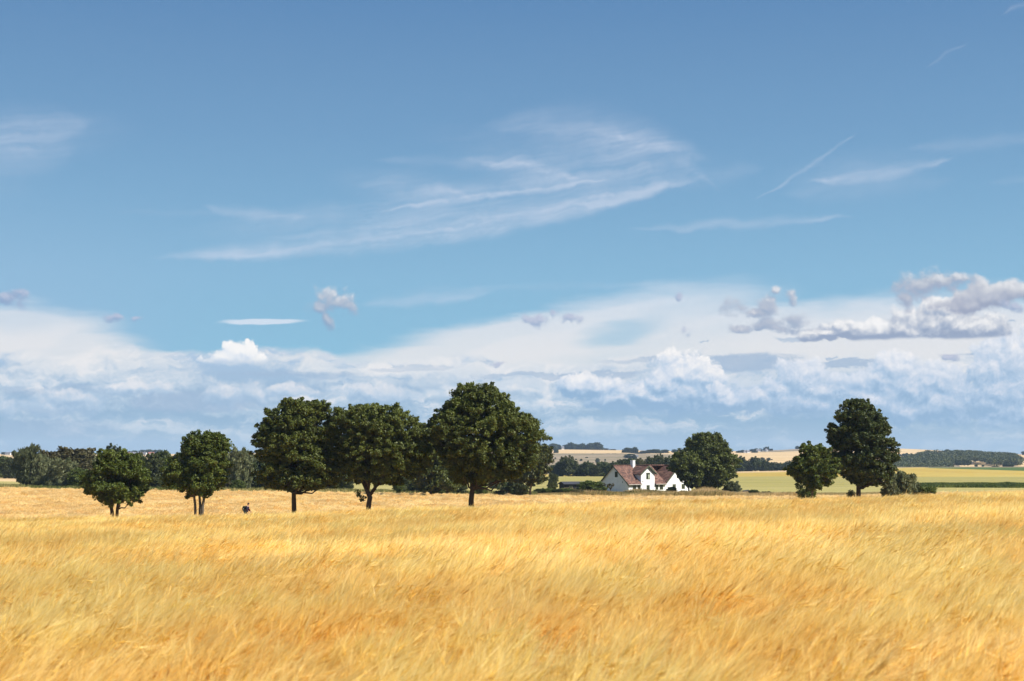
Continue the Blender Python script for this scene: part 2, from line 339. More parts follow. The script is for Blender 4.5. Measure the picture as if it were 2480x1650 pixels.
def material(name, fn):
    m = bpy.data.materials.new(name); m.use_nodes = True; nt = m.node_tree; nt.nodes.clear(); g = G(nt)
    out = nt.nodes.new('ShaderNodeOutputMaterial'); sh = fn(g); nt.links.new(sh, out.inputs[0]); return m
def princ(g, col, rough=0.8, spec=0.3, bump=None, bstr=0.3, bdist=0.05, metal=0.0):
    n = g.n.new('ShaderNodeBsdfPrincipled'); g.put(n.inputs['Base Color'], col); g.put(n.inputs['Roughness'], rough)
    n.inputs['Specular IOR Level'].default_value = spec; n.inputs['Metallic'].default_value = metal
    if bump is not None:
        b = g.n.new('ShaderNodeBump'); b.inputs['Strength'].default_value = bstr; b.inputs['Distance'].default_value = bdist
        g.put(b.inputs['Height'], bump); g.l.new(b.outputs[0], n.inputs['Normal'])
    return n.outputs[0]
def objc(g): return E(g, g.n.new('ShaderNodeTexCoord').outputs['Object'])
def gpos(g): return E(g, g.n.new('ShaderNodeNewGeometry').outputs['Position'])
def attr(g, nm):
    n = g.n.new('ShaderNodeAttribute'); n.attribute_name = nm; return E(g, n.outputs['Fac'])
def leafy(name, dark, mid, light, trans=0.35, rough=0.55, spec=0.25):
    """leaves: colour by each leaf's own tone; thin, so some light comes through"""
    def fn(g):
        t = attr(g, 'tone'); c = g.ramp(t, [(0.0, dark), (0.5, mid), (1.0, light)])
        p = princ(g, c, rough, spec)
        tr = g.n.new('ShaderNodeBsdfTranslucent'); g.put(tr.inputs[0], g.mix(0.5, c, g.mix(1.0, c, (1.0, 0.9, 0.35), 'MULTIPLY')))
        mx = g.n.new('ShaderNodeMixShader'); mx.inputs[0].default_value = trans
        g.l.new(p, mx.inputs[1]); g.l.new(tr.outputs[0], mx.inputs[2]); return mx.outputs[0]
    return material(name, fn)

M = {}
M['oak'] = leafy('oak_leaf', (0.040, 0.055, 0.010), (0.088, 0.105, 0.018), (.14, 0.169, 0.033), .28)
M['lime'] = leafy('fresh_leaf', (.038, .056, .008), (.080, .108, .016), (.16, .175, .028), .3)
M['dark'] = leafy('dark_leaf', (0.027, 0.040, 0.010), (0.057, 0.077, 0.018), (0.110, 0.122, 0.027), .24)
M['willow'] = leafy('willow_leaf', (.056, .066, .026), (.105, .120, .050), (.18, .19, .09), .28)
M['brownleaf'] = leafy('thicket_leaf', (.045, .036, .015), (.082, .070, .026), (.11, .115, .036), .28)
M['hedge'] = leafy('hedge_leaf', (.032, .040, .009), (.062, .074, .015), (.112, .116, .026), .28)
M['bark'] = material('bark', lambda g: princ(g, g.mix(g.noise(g.vmath('MULTIPLY', objc(g), (6, 6, 1.2)), 2.0, 6), (.022, .018, .013), (.075, .062, .048)), .9, .1,
                     g.noise(g.vmath('MULTIPLY', objc(g), (9, 9, 1.0)), 2.0, 6), .8, .04))
M['palebark'] = material('pale_bark', lambda g: princ(g, g.mix(g.noise(g.vmath('MULTIPLY', objc(g), (5, 5, 1.6)), 2.0, 6), (.05, .045, .035), (.17, .15, .12)), .9, .1,
                     g.noise(g.vmath('MULTIPLY', objc(g), (9, 9, 1.0)), 2.0, 6), .8, .04))

# ------------------------------------------------------------------ terrain: height by distance and bearing
PX = np.array([-1500, 0, 300, 700, 1200, 1500, 1700, 1900, 2100, 2210, 2480, 4000], float)
CREST = np.array([1272, 1262, 1260, 1250, 1231, 1221, 1218, 1216, 1211, 1206, 1196, 1184], float)
ROWS = [  # distance, row of the frame where that ground lies, per PX column
    (150, CREST + 5),
    (300, [1172, 1180, 1187, 1190, 1199, 1202, 1203, 1203, 1201, 1195, 1191, 1180]),
    (320, [1170, 1178, 1184, 1187, 1196, 1199, 1200, 1200, 1198, 1192, 1189, 1178]),
    (375, [1163, 1171, 1176, 1180, 1186, 1188, 1188, 1188, 1186, 1181, 1182, 1176]),
    (430, [1160, 1166, 1170, 1174, 1179, 1180, 1180, 1180, 1178, 1173, 1171.5, 1168]),
    (530, [1155, 1158, 1161, 1165, 1169, 1170, 1170, 1169, 1168, 1165, 1165, 1160]),
    (700, [1148, 1148, 1151, 1153, 1154, 1154, 1155, 1154, 1155, 1155, 1155, 1152]),
    (1000, [1144, 1144, 1146, 1148, 1150, 1150, 1144, 1140, 1136, 1133, 1141, 1138]),
    (1100, [1143, 1143, 1145, 1147, 1149, 1149, 1143, 1138.5, 1135, 1132.4, 1132, 1131]),
    (1350, [1141, 1141, 1141, 1142, 1143, 1143, 1138, 1134, 1134, 1131.6, 1131, 1131]),
    (1800, [1125, 1122, 1120, 1118, 1120, 1119, 1119, 1120, 1127, 1131, 1130, 1126]),
    (2300, [1108, 1106, 1105, 1103, 1099, 1098, 1102, 1106, 1112, 1116, 1114, 1110]),
]
CRP = np.array([-1500, 0, 60, 300, 600, 1000, 1320, 1420, 1620, 1700, 1800, 1880, 1940, 2040, 2180, 2250, 2310, 2420, 2480, 4000], float)
CRY = np.array([1102, 1099, 1099, 1101, 1098, 1096, 1087.5, 1089, 1092.5, 1093, 1093, 1090.5, 1086.5, 1085, 1087, 1090, 1095, 1099, 1101, 1103], float)
CROP = 0.85; FAR_CROP = 0.55
def hrows(px):
    px = np.clip(np.asarray(px, float), -1500, 4000)
    ys = lambda t: np.interp(px, PX, np.asarray(t, float))
    Ds = [-80.0, 0.0, 62.0]; z62 = zrow(ys(CREST), 62.0) - CROP
    Zs = [CZ - 1.15 + 0 * px, CZ - 1.72 + 0 * px, z62]
    for D, Y in ROWS:
        if D in (150, 300): Ds.append(D); Zs.append(zrow(ys(Y), D) - FAR_CROP)
        if D != 150: Ds.append(D + (.5 if D == 300 else 0)); Zs.append(zrow(ys(Y), D))
    yc = np.interp(px, CRP, CRY)
    Ds += [3000.0, 3600.0, 5000.0]; Zs += [zrow(yc, 3000.0), zrow(yc + 6, 3600.0), zrow(yc + 40, 5000.0)]
    return np.array(Ds), np.stack([np.broadcast_to(z, px.shape) for z in Zs])
_g = np.linspace(-1500, 4000, 1101); _D, _Z = hrows(_g)
def hsmooth(x, y):
    x = np.asarray(x, float); y = np.asarray(y, float)
    px = CX + x / np.maximum(y, 6.0) * F * math.cos(PITCH)
    px = np.clip(px, -1500, 3999); k = (px + 1500) / 5.0; i = k.astype(int); t = k - i
    j = np.clip(np.searchsorted(_D, y) - 1, 0, len(_D) - 2)
    s = np.clip((y - _D[j]) / (_D[j + 1] - _D[j]), 0, 1)
    za = _Z[j, i] * (1 - t) + _Z[j, i + 1] * t; zb = _Z[j + 1, i] * (1 - t) + _Z[j + 1, i + 1] * t
    return za * (1 - s) + zb * s
def hgt(x, y): return hsmooth(x, y)
def ground_at(px, D, sink=0.0):
    x = (px - CX) / F * D / math.cos(PITCH)
    return Vector((x, D, float(hgt(x, D)) - sink))

def vnoise(P, seed=0):
    """value noise 0..1 at points P (n,3)"""
    P = np.asarray(P, float); i = np.floor(P).astype(np.int64); f = P - i; f = f * f * (3 - 2 * f); r = 0
    for a in (0, 1):
        for b in (0, 1):
            for c in (0, 1):
                h = (i[:, 0] + a) * 73856093 ^ (i[:, 1] + b) * 19349663 ^ (i[:, 2] + c) * 83492791 ^ seed * 2654435
                h = (h ^ (h >> 13)) * 1274126177; h = ((h ^ (h >> 16)) & 0xffff) / 65535.0
                r = r + h * (f[:, 0] if a else 1 - f[:, 0]) * (f[:, 1] if b else 1 - f[:, 1]) * (f[:, 2] if c else 1 - f[:, 2])
    return r

# ---- field materials
def field(name, c0, c1, c2, sx=0.05, sy=0.3, bump=0.5, lines=None):
    def fn(g):
        p = gpos(g); x, y, z = g.sep(p)
        q = g.xyz(x * sx, y * sy, 0.0); n = g.noise(q, 1.0, 8, 0.62); n2 = g.noise(g.xyz(x * sx * 7, y * sy * 5, 4.0), 1.0, 7, 0.7)
        c = g.ramp(g.ss(n * 0.55 + n2 * 0.45, 0.3, 0.7), [(0, c0), (0.5, c1), (1, c2)])
        if lines:
            w = g.n.new('ShaderNodeTexWave'); w.wave_type = 'BANDS'; w.bands_direction = 'Y'; g.put(w.inputs['Vector'], g.vmath('MULTIPLY', p, (lines[2], 1, 1)))
            w.inputs['Scale'].default_value = lines[0]; w.inputs['Distortion'].default_value = 3.0; w.inputs['Detail'].default_value = 2
            c = g.mix(g.ss(E(g, w.outputs[1]), 0.8, 1.0) * lines[1], c, tuple(v * 0.5 for v in c0))
        return princ(g, c, 0.95, 0.05, n2, bump, 0.3)
    return material(name, fn)
M['g_soil'] = field('straw_soil', (0.200, 0.114, 0.028), (0.280, 0.162, 0.040), (0.340, 0.209, 0.064), .6, .6)
M['g_barley'] = field('far_barley_ground', (0.500, 0.323, 0.096), (0.660, 0.456, 0.160), (0.780, 0.580, 0.248), .03, .16)
M['g_verge'] = field('field_verge', (0.138, 0.129, 0.043), (0.206, 0.181, 0.065), (0.292, 0.232, 0.103), .3, .5)
M['g_meadow'] = field('meadow_ground', (0.249, 0.216, 0.071), (0.299, 0.260, 0.092), (0.349, 0.283, 0.122), .02, .08, lines=(.02, .35, .1))
M['g_pale'] = field('pale_green_crop', (0.224, 0.201, 0.057), (0.274, 0.238, 0.079), (0.316, 0.264, 0.107), .006, .05, lines=(.009, .55, .15))
M['g_beet'] = field('green_beet_crop', (0.039, 0.073, 0.019), (0.060, 0.103, 0.028), (0.086, 0.129, 0.043), .3, .3)
M['g_gold'] = field('golden_crop', (0.275, 0.189, 0.043), (0.344, 0.249, 0.060), (0.378, 0.301, 0.095), .01, .02)
M['g_tan'] = field('tan_stubble', (0.396, 0.275, 0.129), (0.473, 0.335, 0.172), (0.516, 0.387, 0.215), .006, .012, lines=(.0022, .35, .3))
M['g_scrub'] = field('scrub_pasture', (0.112, 0.103, 0.052), (0.206, 0.163, 0.099), (0.310, 0.232, 0.163), .006, .012)
M['g_dark'] = field('dark_crop', (0.043, 0.073, 0.022), (0.060, 0.095, 0.026), (0.077, 0.112, 0.034), .01, .02)
GM = ['g_soil', 'g_barley', 'g_verge', 'g_meadow', 'g_pale', 'g_beet', 'g_gold', 'g_tan', 'g_scrub', 'g_dark']

def make_ground():
    marks = [-80, -30, 0, 3, 8, 15, 25, 40, 55, 62, 80, 110, 150, 200, 250, 300, 320, 345, 375, 402, 430, 480, 530, 545, 610, 700, 800, 900, 1000, 1050, 1100, 1200, 1350,
             1500, 1650, 1800, 2000, 2150, 2300, 2500, 2750, 3000, 3100, 3300, 3600, 4200, 5000]
    us = np.linspace(-1, 1, 521); us = np.sign(us) * np.abs(us) ** 1.15
    D = np.array(marks, float); X = us[None, :] * (D[:, None] + 110) * 0.92; Y = np.repeat(D[:, None], len(us), 1)
    Z = hgt(X, Y)
    n = len(us); r = len(D)
    idx = np.arange(r * n).reshape(r, n)
    Fq = np.stack([idx[:-1, :-1], idx[:-1, 1:], idx[1:, 1:], idx[1:, :-1]], -1).reshape(-1, 4)
    dm = np.repeat(((D[:-1] + D[1:]) / 2)[:, None], n - 1, 1); xm = (X[:-1, :-1] + X[1:, 1:]) / 2; px = CX + xm / np.maximum(dm, 6) * F
    m = np.zeros(dm.shape, int)
    def band(a, b, name, c=None):
        k = (dm > a) & (dm < b)
        if c is not None: k &= c
        m[k] = GM.index(name)
    band(110, 300, 'g_barley'); band(300, 320, 'g_verge'); band(320, 375, 'g_verge', px < 2130); band(320, 375, 'g_meadow', (px >= 2130) | (px < 250)); band(345, 375, 'g_meadow')
    band(375, 430, 'g_meadow', px < 2190); band(375, 430, 'g_beet', px >= 2190)
    band(430, 700, 'g_pale'); band(430, 700, 'g_tan', px < 360); band(530, 545, 'g_verge', (px > 2000) | ((px > 1340) & (px < 1490)))
    band(700, 1100, 'g_gold'); band(900, 1000, 'g_tan', (px > 1500) & (px < 2000)); band(1000, 1100, 'g_dark', px > 2240)
    band(1100, 1350, 'g_scrub'); band(1350, 5000, 'g_scrub')
    band(2300, 5000, 'g_tan'); band(1350, 5000, 'g_tan', (px > 1700)); band(1500, 2150, 'g_scrub', (px > 2000) & (px < 2320)); band(1350, 1650, 'g_scrub', px > 2000)
    band(1800, 5000, 'g_tan', px < 900); band(2750, 3000, 'g_scrub', (px > 1840) & (px < 1960))
    me = np_mesh('ground', np.stack([X, Y, Z], -1).reshape(-1, 3), Fq, [M[k] for k in GM], smooth=True, midx=m.ravel())
    kind(link('ground', me), 'structure', 'fields of barley, meadow and stubble rolling to the hills')
make_ground()

# ------------------------------------------------------------------ foliage
def leaves(cen, rad, per, size, rng, tone_c=None, flatten=0.75, long=1.6, up=0.35, droop=None):
    """clumps of leaf-sized faces round the centres; returns vertices, faces, tones"""
    n = len(cen); N = n * per
    c = np.repeat(cen, per, 0); r = np.repeat(rad, per)[:, None]
    d = rng.normal(size=(N, 3)); d /= np.linalg.norm(d, axis=1)[:, None]
    rr = rng.random((N, 1)) ** 0.45
    p = c + d * rr * r * np.array([1, 1, flatten])
    nrm = d * 0.6 + rng.normal(size=(N, 3)) * 0.7 + np.array([0, 0, up]); nrm /= np.linalg.norm(nrm, axis=1)[:, None]
    a = np.cross(nrm, rng.normal(size=(N, 3))); a /= np.linalg.norm(a, axis=1)[:, None]
    if droop is not None:
        a = a * 0.55 + np.asarray(droop); a /= np.linalg.norm(a, axis=1)[:, None]
    b = np.cross(nrm, a); b /= np.maximum(np.linalg.norm(b, axis=1)[:, None], 1e-6)
    s = size * rng.uniform(0.6, 1.35, (N, 1)); a *= s * long * 0.5; b *= s * 0.5
    V = np.stack([p - a, p + b * 0.9 - a * 0.1, p + a, p - b * 0.9 + a * 0.1], 1).reshape(-1, 3)
    Fq = np.arange(N * 4).reshape(N, 4)
    t = rng.normal(0.45, 0.17, N) + (np.repeat(tone_c, per) if tone_c is not None else 0)
    return V, Fq, np.clip(t, 0, 1)

def crown_points(prof, n, rng, depth=0.85, bump=0.2, surf=0.42, gap=0.36, seed=0, inset=0.25, fq=0.42, edge=0.75, inset_z=0.0):
    """prof: (z, xleft, xright) rows from top to bottom, metres. Random points filling that body, fewer where the gaps are."""
    P = np.array(sorted(prof), float); z = P[:, 0]
    out = []; tot = 0
    while tot < n:
        m = n * 3
        zz = rng.uniform(z[0] + inset_z * .5, z[-1] - inset_z, m); xl = np.interp(zz, z, P[:, 1]) + inset; xr = np.interp(zz, z, P[:, 2]) - inset
        hw = np.maximum((xr - xl) / 2, 0.15); mid = (xl + xr) / 2; hwm = hw.max()
        keep = rng.random(m) < (hw / hwm) ** 1.3 + 0.05
        zz, hw, mid = zz[keep], hw[keep], mid[keep]; k = len(zz)
        th = rng.uniform(0, 2 * np.pi, k); rr = rng.random(k) ** surf
        q = np.stack([np.cos(th) * 1.7, np.sin(th) * 1.7, zz * 0.55], 1) + 17.3 * seed
        lob = 1 - bump * vnoise(q, seed) * 2 * np.abs(np.sin(th)) ** 0.7       # lobes mostly in depth, the traced outline holds at the sides
        sg = np.sign(np.cos(th)) * 3
        lob *= 1.12 - 0.17 * vnoise(np.stack([sg, zz * edge, zz * 0 + seed], 1), seed + 5) - 0.08 * vnoise(np.stack([sg, zz * edge * 2.3, rr * 0 + np.sin(th) * 1.5 + seed], 1), seed + 6)
        hd = np.minimum(hw * depth, hwm * 0.9)
        p = np.stack([mid + hw * rr * lob * np.cos(th), hd * rr * lob * np.sin(th), zz], 1)
        g_ = vnoise(p * fq + 31 * seed, seed + 9) * 0.5 + vnoise(p * fq * 2.6 + 7, seed + 3) * 0.5
        p = p[g_ > gap]; out.append(p); tot += len(p)
    return np.concatenate(out)[:n]

def make_crown(name, prof, nclump, per, size, mat, seed, rclump=(0.4, 0.8), tonef=0.55, extra=None, **kw):
    rng = np.random.default_rng(seed)
    lk = {k: kw.pop(k) for k in ('flatten', 'long', 'up', 'droop') if k in kw}
    c = crown_points(prof, nclump, rng, seed=seed, inset=rclump[0] * 0.1, inset_z=rclump[1] * .4, **kw)
    if extra is not None: c = np.concatenate([c, np.array(extra, float)])
    # twigs that reach out of the outline, with small tufts on them
    k = rng.permutation(len(c))[:len(c) // 2]; ctr = np.array([c[:, 0].mean(), 0, c[:, 2].mean()]); dv = c[k] - ctr; dv /= np.linalg.norm(dv, axis=1)[:, None]
    sc_ = (rclump[0] + rclump[1]) / 2; tuft = c[k] + dv * rng.uniform(.3, 1.05, (len(k), 1)) * sc_
    rad = np.concatenate([rng.uniform(*rclump, len(c)), rng.uniform(.4, .7, len(k)) * sc_]); c = np.concatenate([c, tuft])
    tc = (vnoise(c * 0.5 + 3, seed + 1) - 0.5) * tonef
    V, Fq, t = leaves(c, rad, per, size, rng, tc, **lk)
    return np_mesh(name, V, Fq, mat, tone=t), c

def bough(mb, a, b, ra, rb, rng, n=5, wob=0.08, sag=0.02, seg=6):
    a, b = Vector(a), Vector(b); L = (b - a).length; pts = []; rs = []
    for i in range(n + 1):
        t = i / n; p = a.lerp(b, t)
        if 0 < i < n: p += Vector(rng.normal(size=3)) * L * wob * 0.5
        p.z -= math.sin(t * math.pi) * L * sag
        pts.append(p); rs.append(ra + (rb - ra) * t ** 0.8)
    mb.tube(pts, rs, seg, cap=False)

def make_trunk(name, stems, clumps, mat, seed, nb=26, r0=0.25):
    """stems: lists of (x, y, z, r); boughs leave the upper stem points towards clumps of the crown"""
    rng = np.random.default_rng(seed + 77); mb = MB()
    joints = []
    for st in stems:
        mb.tube([(p[0], p[1], p[2]) for p in st], [p[3] for p in st], 9)
        for i in range(len(st) - 1):
            for t in (0.0, 0.33, 0.66):
                p = [st[i][k] * (1 - t) + st[i + 1][k] * t for k in range(4)]; joints.append(p)
        joints.append(st[-1])
    cz = clumps[:, 2].min()
    js = [j for j in joints if j[2] > cz - 0.6 or j is joints[-1]] or joints[-2:]
    sel = clumps[rng.permutation(len(clumps))[:nb]]
    for c in sel:
        lower = [j for j in js if j[2] < c[2] - 0.3] or js[:1]
        w = [(Vector(j[:3]) - Vector(c)).length + abs(c[2] - j[2] - 1.5) * 0.6 for j in lower]; j = lower[int(np.argmin(w))]
        r = min(j[3] * 0.55, r0)
        bough(mb, j[:3], c, r, 0.025, rng)
        mid = Vector(j[:3]).lerp(Vector(c), 0.55)
        near = clumps[np.argsort(np.linalg.norm(clumps - np.array(c), axis=1))[5:60:18]]
        for e in near: bough(mb, mid, e, r * 0.4, 0.015, rng, 3, seg=4)
    return mb.mesh(name, mat, True)

def traced(px0, D, base, rows):
    """profile rows given in frame pixels -> metres round a base point"""
    s = D / F * math.cos(PITCH)
    bx = base[0]
    return [(float(zrow(y, D)) - base[2], (a - CX) * s / math.cos(PITCH) ** 2 - bx, (b - CX) * s / math.cos(PITCH) ** 2 - bx) for y, a, b in rows]

def tree(name, label, cat, px, D, rows, stems, mat, bark='bark', ncl=500, per=60, leaf=0.18, seed=1, nb=26, group=None, sink=0.15, rcl=(0.4, 0.8), r0=0.22, **kw):
    b = ground_at(px, D); prof = traced(px, D, b, rows)
    root = empty(name, b)
    cm, c = make_crown('crown', prof, ncl, per, leaf, M[mat], seed, rclump=rcl, **kw)
    link('crown', cm, root)
    if stems:
        s = D / F
        st = [[((x - px) * s, dy, float(zrow(y, D)) - b[2] if y else -0.3, r) for (x, dy, y, r) in q] for q in stems]
        link('trunk', make_trunk('trunk', st, c, M[bark], seed, nb, r0), root)
    thing(root, label, cat, group); return root

ROWG = 'trees standing in a row along the edge of the barley'
DT = 150.0
tree('oak_tree', 'small round-topped tree with two short stems, furthest left in the field row', 'tree', 285, DT,
     [(1091, 262, 300), (1105, 240, 338), (1118, 226, 356), (1135, 212, 370), (1150, 202, 376), (1165, 196, 380), (1178, 192, 378), (1190, 216, 366), (1200, 236, 352), (1210, 242, 346), (1219, 262, 328)],
     [[(281, 0, None, .22), (281, 0, 1240, .19), (276, 0, 1218, .15), (266, .3, 1195, .10), (262, .5, 1160, .05)],
      [(291, .2, None, .18), (292, .2, 1235, .16), (294, .2, 1215, .13), (312, .5, 1195, .09), (322, .2, 1165, .05)],
      [(281, 0, 1228, .14), (285, -.4, 1205, .12), (288, -.3, 1160, .07), (290, 0, 1115, .04)]],
     'lime', ncl=420, per=80, leaf=.15, seed=11, nb=34, group=ROWG, gap=.47, fq=.8, rcl=(.3, .65), tonef=.45)
tree('oak_tree', 'pointed tree on three slender pale stems, second from left in the field row', 'tree', 489, DT,
     [(1046, 472, 500), (1055, 466, 528), (1066, 450, 553), (1080, 444, 560), (1095, 430, 562), (1110, 414, 563), (1130, 404, 564), (1150, 398, 562), (1165, 400, 560), (1178, 410, 554), (1188, 430, 528), (1198, 448, 512)],
     [[(482, 0, None, .15), (480, 0, 1225, .14), (476, 0, 1195, .12), (468, .2, 1150, .08), (462, .3, 1110, .04)],
      [(489, .4, None, .15), (490, .4, 1225, .14), (487, .4, 1195, .12), (490, .4, 1130, .09), (490, .2, 1070, .04)],
      [(496, 0, None, .17), (498, 0, 1225, .15), (502, 0, 1200, .13), (508, 0, 1150, .09), (524, -.3, 1100, .04)]],
     'lime', 'palebark', ncl=520, per=80, leaf=.15, seed=12, nb=34, group=ROWG, gap=.46, fq=.8, rcl=(.32, .7), tonef=.45)
tree('oak_tree', 'wide dark oak on one straight trunk, nearest to the walking person', 'tree', 718, DT,
     [(968, 692, 780), (975, 674, 792), (985, 664, 797), (1000, 648, 802), (1020, 641, 808), (1040, 625, 815), (1060, 616, 822), (1080, 607, 828), (1100, 609, 832), (1120, 616, 838), (1140, 620, 842), (1160, 628, 846), (1175, 642, 838), (1184, 670, 815)],
     [[(718, 0, None, .30), (717, 0, 1225, .25), (716, 0, 1195, .23), (721, 0, 1165, .21), (718, .3, 1110, .16), (728, .3, 1050, .10), (735, 0, 990, .04)],
      [(718, 0, 1175, .18), (695, .6, 1140, .13), (665, .4, 1095, .08), (650, 0, 1050, .04)],
      [(721, 0, 1170, .18), (750, -.4, 1130, .14), (785, -.5, 1080, .09), (790, 0, 1030, .04)]],
     'oak', ncl=1500, per=58, leaf=.155, seed=13, nb=46, group=ROWG, gap=.425, fq=.85, rcl=(.30, .58))
tree('oak_tree', 'broad dark oak with a forked leaning trunk and low sprouts, fourth in the field row', 'tree', 896, DT,
     [(980, 840, 945), (988, 815, 968), (1000, 802, 985), (1020, 795, 1020), (1035, 793, 1030), (1060, 790, 1048), (1080, 798, 1055), (1100, 804, 1055), (1120, 815, 1050), (1138, 828, 1042), (1152, 846, 1022), (1163, 858, 1000), (1172, 900, 985)],
     [[(896, 0, None, .30), (896, 0, 1225, .27), (899, 0, 1205, .26), (893, 0, 1190, .24), (880, .3, 1165, .18), (868, .3, 1140, .13), (850, 0, 1090, .08), (840, 0, 1030, .04)],
      [(900, 0, 1198, .20), (912, .2, 1180, .17), (922, .3, 1150, .13), (935, 0, 1090, .09), (960, -.3, 1030, .04)],
      [(895, 0, 1185, .16), (900, -.4, 1150, .13), (900, -.4, 1080, .09), (890, 0, 1010, .04)]],
     'oak', ncl=1450, per=58, leaf=.155, seed=14, nb=46, group=ROWG, gap=.425, fq=.85, rcl=(.30, .58),
     extra=[(-1.0, 0, 2.6), (-.6, 0, 2.35), (-1.1, .1, 2.9)])
tree('oak_tree', 'tallest dark oak of the row with its high dome left of the farmhouse', 'tree', 1143, DT,
     [(928, 1112, 1186), (935, 1103, 1192), (945, 1098, 1200), (955, 1096, 1215), (965, 1090, 1235), (975, 1086, 1250), (986, 1083, 1262), (995, 1056, 1264), (1005, 1046, 1282), (1020, 1040, 1294), (1035, 1037, 1312), (1050, 1037, 1327), (1062, 1038, 1326), (1080, 1045, 1320), (1100, 1055, 1315), (1120, 1065, 1300), (1138, 1080, 1285), (1152, 1098, 1270), (1162, 1112, 1200), (1172, 1145, 1185)],
     [[(1143, 0, None, .34), (1142, 0, 1212, .28), (1145, 0, 1185, .25), (1143, 0, 1150, .23), (1138, 0, 1110, .20), (1136, .2, 1050, .14), (1140, 0, 990, .08), (1145, 0, 940, .04)],
      [(1143, 0, 1140, .18), (1160, -.4, 1110, .15), (1195, -.4, 1070, .10), (1235, 0, 1030, .05)],
      [(1145, 0, 1160, .14), (1180, .6, 1130, .11), (1230, .6, 1110, .08), (1280, .2, 1080, .04)],
      [(1139, 0, 1125, .16), (1110, .4, 1080, .11), (1080, .2, 1040, .05)]],
     'oak', ncl=1800, per=58, leaf=.155, seed=15, nb=56, group=ROWG, gap=.45, fq=.85, bump=.08, edge=1.3, rcl=(.30, .58))
tree('oak_tree', 'tall egg-shaped dark tree at the right beside the grey willow bush', 'tree', 2072, 190.0,
     [(968, 2060, 2098), (975, 2040, 2105), (985, 2030, 2112), (1000, 2022, 2130), (1015, 2014, 2140), (1030, 2009, 2146), (1045, 2003, 2155), (1060, 2004, 2162), (1075, 2002, 2172), (1090, 2002, 2176), (1105, 2003, 2170), (1120, 2006, 2166), (1135, 2012, 2162), (1145, 2022, 2158), (1155, 2040, 2150), (1165, 2052, 2145), (1174, 2060, 2132)],
     [[(2072, 0, None, .34), (2072, 0, 1190, .30), (2072, 0, 1170, .27), (2078, 0, 1130, .2), (2080, 0, 1060, .14), (2078, 0, 990, .05)],
      [(2072, 0, 1170, .17), (2050, .5, 1130, .1), (2030, .3, 1090, .05)], [(2073, 0, 1165, .18), (2105, -.5, 1120, .1), (2140, 0, 1080, .05)]],
     'dark', ncl=1300, per=50, leaf=.18, seed=16, nb=50, group=ROWG, gap=.45, fq=.85, bump=.08, edge=1.3, rcl=(.30, .58), extra=[(-1.2, 0, 1.3), (-.9, 0, 1.5), (-.8, .1, 1.2)])
tree('young_tree', 'smaller tree on one thin pale trunk, left of the tall tree at the right', 'tree', 1961, 180.0,
     [(1074, 1965, 1975), (1082, 1940, 1985), (1090, 1933, 2000), (1100, 1928, 2010), (1115, 1918, 2020), (1127, 1905, 2025), (1140, 1903, 2026), (1155, 1912, 2025), (1165, 1918, 2012), (1175, 1924, 1995), (1184, 1926, 1980)],
     [[(1961, 0, None, .14), (1961, 0, 1195, .12), (1963, 0, 1160, .10), (1962, 0, 1120, .06), (1968, 0, 1085, .03)]],
     'lime', 'palebark', ncl=380, per=50, leaf=.2, seed=17, nb=40, group=ROWG, gap=.48, fq=.8, bump=.08, edge=1.3, rcl=(.3, .65), tonef=.45)
tree('oak_tree', 'dense wide-crowned tree overhanging the right gable of the farmhouse', 'tree', 1712, 332.0,
     [(1053, 1688, 1722), (1058, 1676, 1742), (1066, 1666, 1750), (1080, 1660, 1755), (1090, 1653, 1763), (1100, 1646, 1771), (1110, 1640, 1777), (1120, 1638, 1781), (1130, 1640, 1780), (1140, 1644, 1777), (1150, 1650, 1770), (1160, 1656, 1760), (1170, 1666, 1748), (1178, 1676, 1735)],
     [[(1712, 0, None, .5), (1712, 0, 1180, .42), (1708, 0, 1160, .36), (1712, 0, 1110, .2), (1712, 0, 1070, .06)]],
     'oak', ncl=1300, per=55, leaf=.28, seed=18, nb=40, gap=.40, fq=.5, bump=.1, rcl=(.7, 1.3))
tree('garden_tree', 'low ragged tree leaning over the red roof in front of the right gable', 'tree', 1666, 326.0,
     [(1092, 1640, 1672), (1100, 1632, 1680), (1112, 1622, 1690), (1124, 1616, 1696), (1136, 1618, 1698), (1146, 1636, 1698), (1156, 1640, 1698), (1166, 1650, 1694), (1174, 1656, 1690)],
     [[(1666, 0, None, .2), (1664, 0, 1180, .17), (1660, 0, 1150, .12), (1655, 0, 1110, .05)]],
     'oak', ncl=260, per=50, leaf=.3, seed=19, nb=30, gap=0.475, rcl=(.5, 1.0))
tree('garden_tree', 'slim tree at the right edge of the dense tree beside the farmhouse', 'tree', 1735, 338.0,
     [(1128, 1718, 1760), (1140, 1712, 1772), (1155, 1716, 1768), (1166, 1722, 1752), (1172, 1728, 1745)],
     [[(1734, 0, None, .16), (1735, 0, 1175, .13), (1738, 0, 1150, .08)]], 'oak', ncl=110, per=45, leaf=.3, seed=20, nb=12, gap=0.435, rcl=(.5, .9))
tree('field_tree', 'spreading tree on a pale trunk behind the right side of the tallest oak', 'tree', 1283, 285.0,
     [(1072, 1245, 1318), (1090, 1228, 1332), (1110, 1218, 1336), (1128, 1212, 1336), (1144, 1216, 1330), (1156, 1226, 1318), (1165, 1262, 1306), (1171, 1272, 1292)],
     [[(1283, 0, None, .26), (1284, 0, 1185, .22), (1290, 0, 1165, .18), (1285, 0, 1120, .1)]], 'hedge', 'palebark', ncl=420, per=55, leaf=.3, seed=21, nb=26, gap=0.395, rcl=(.6, 1.1))
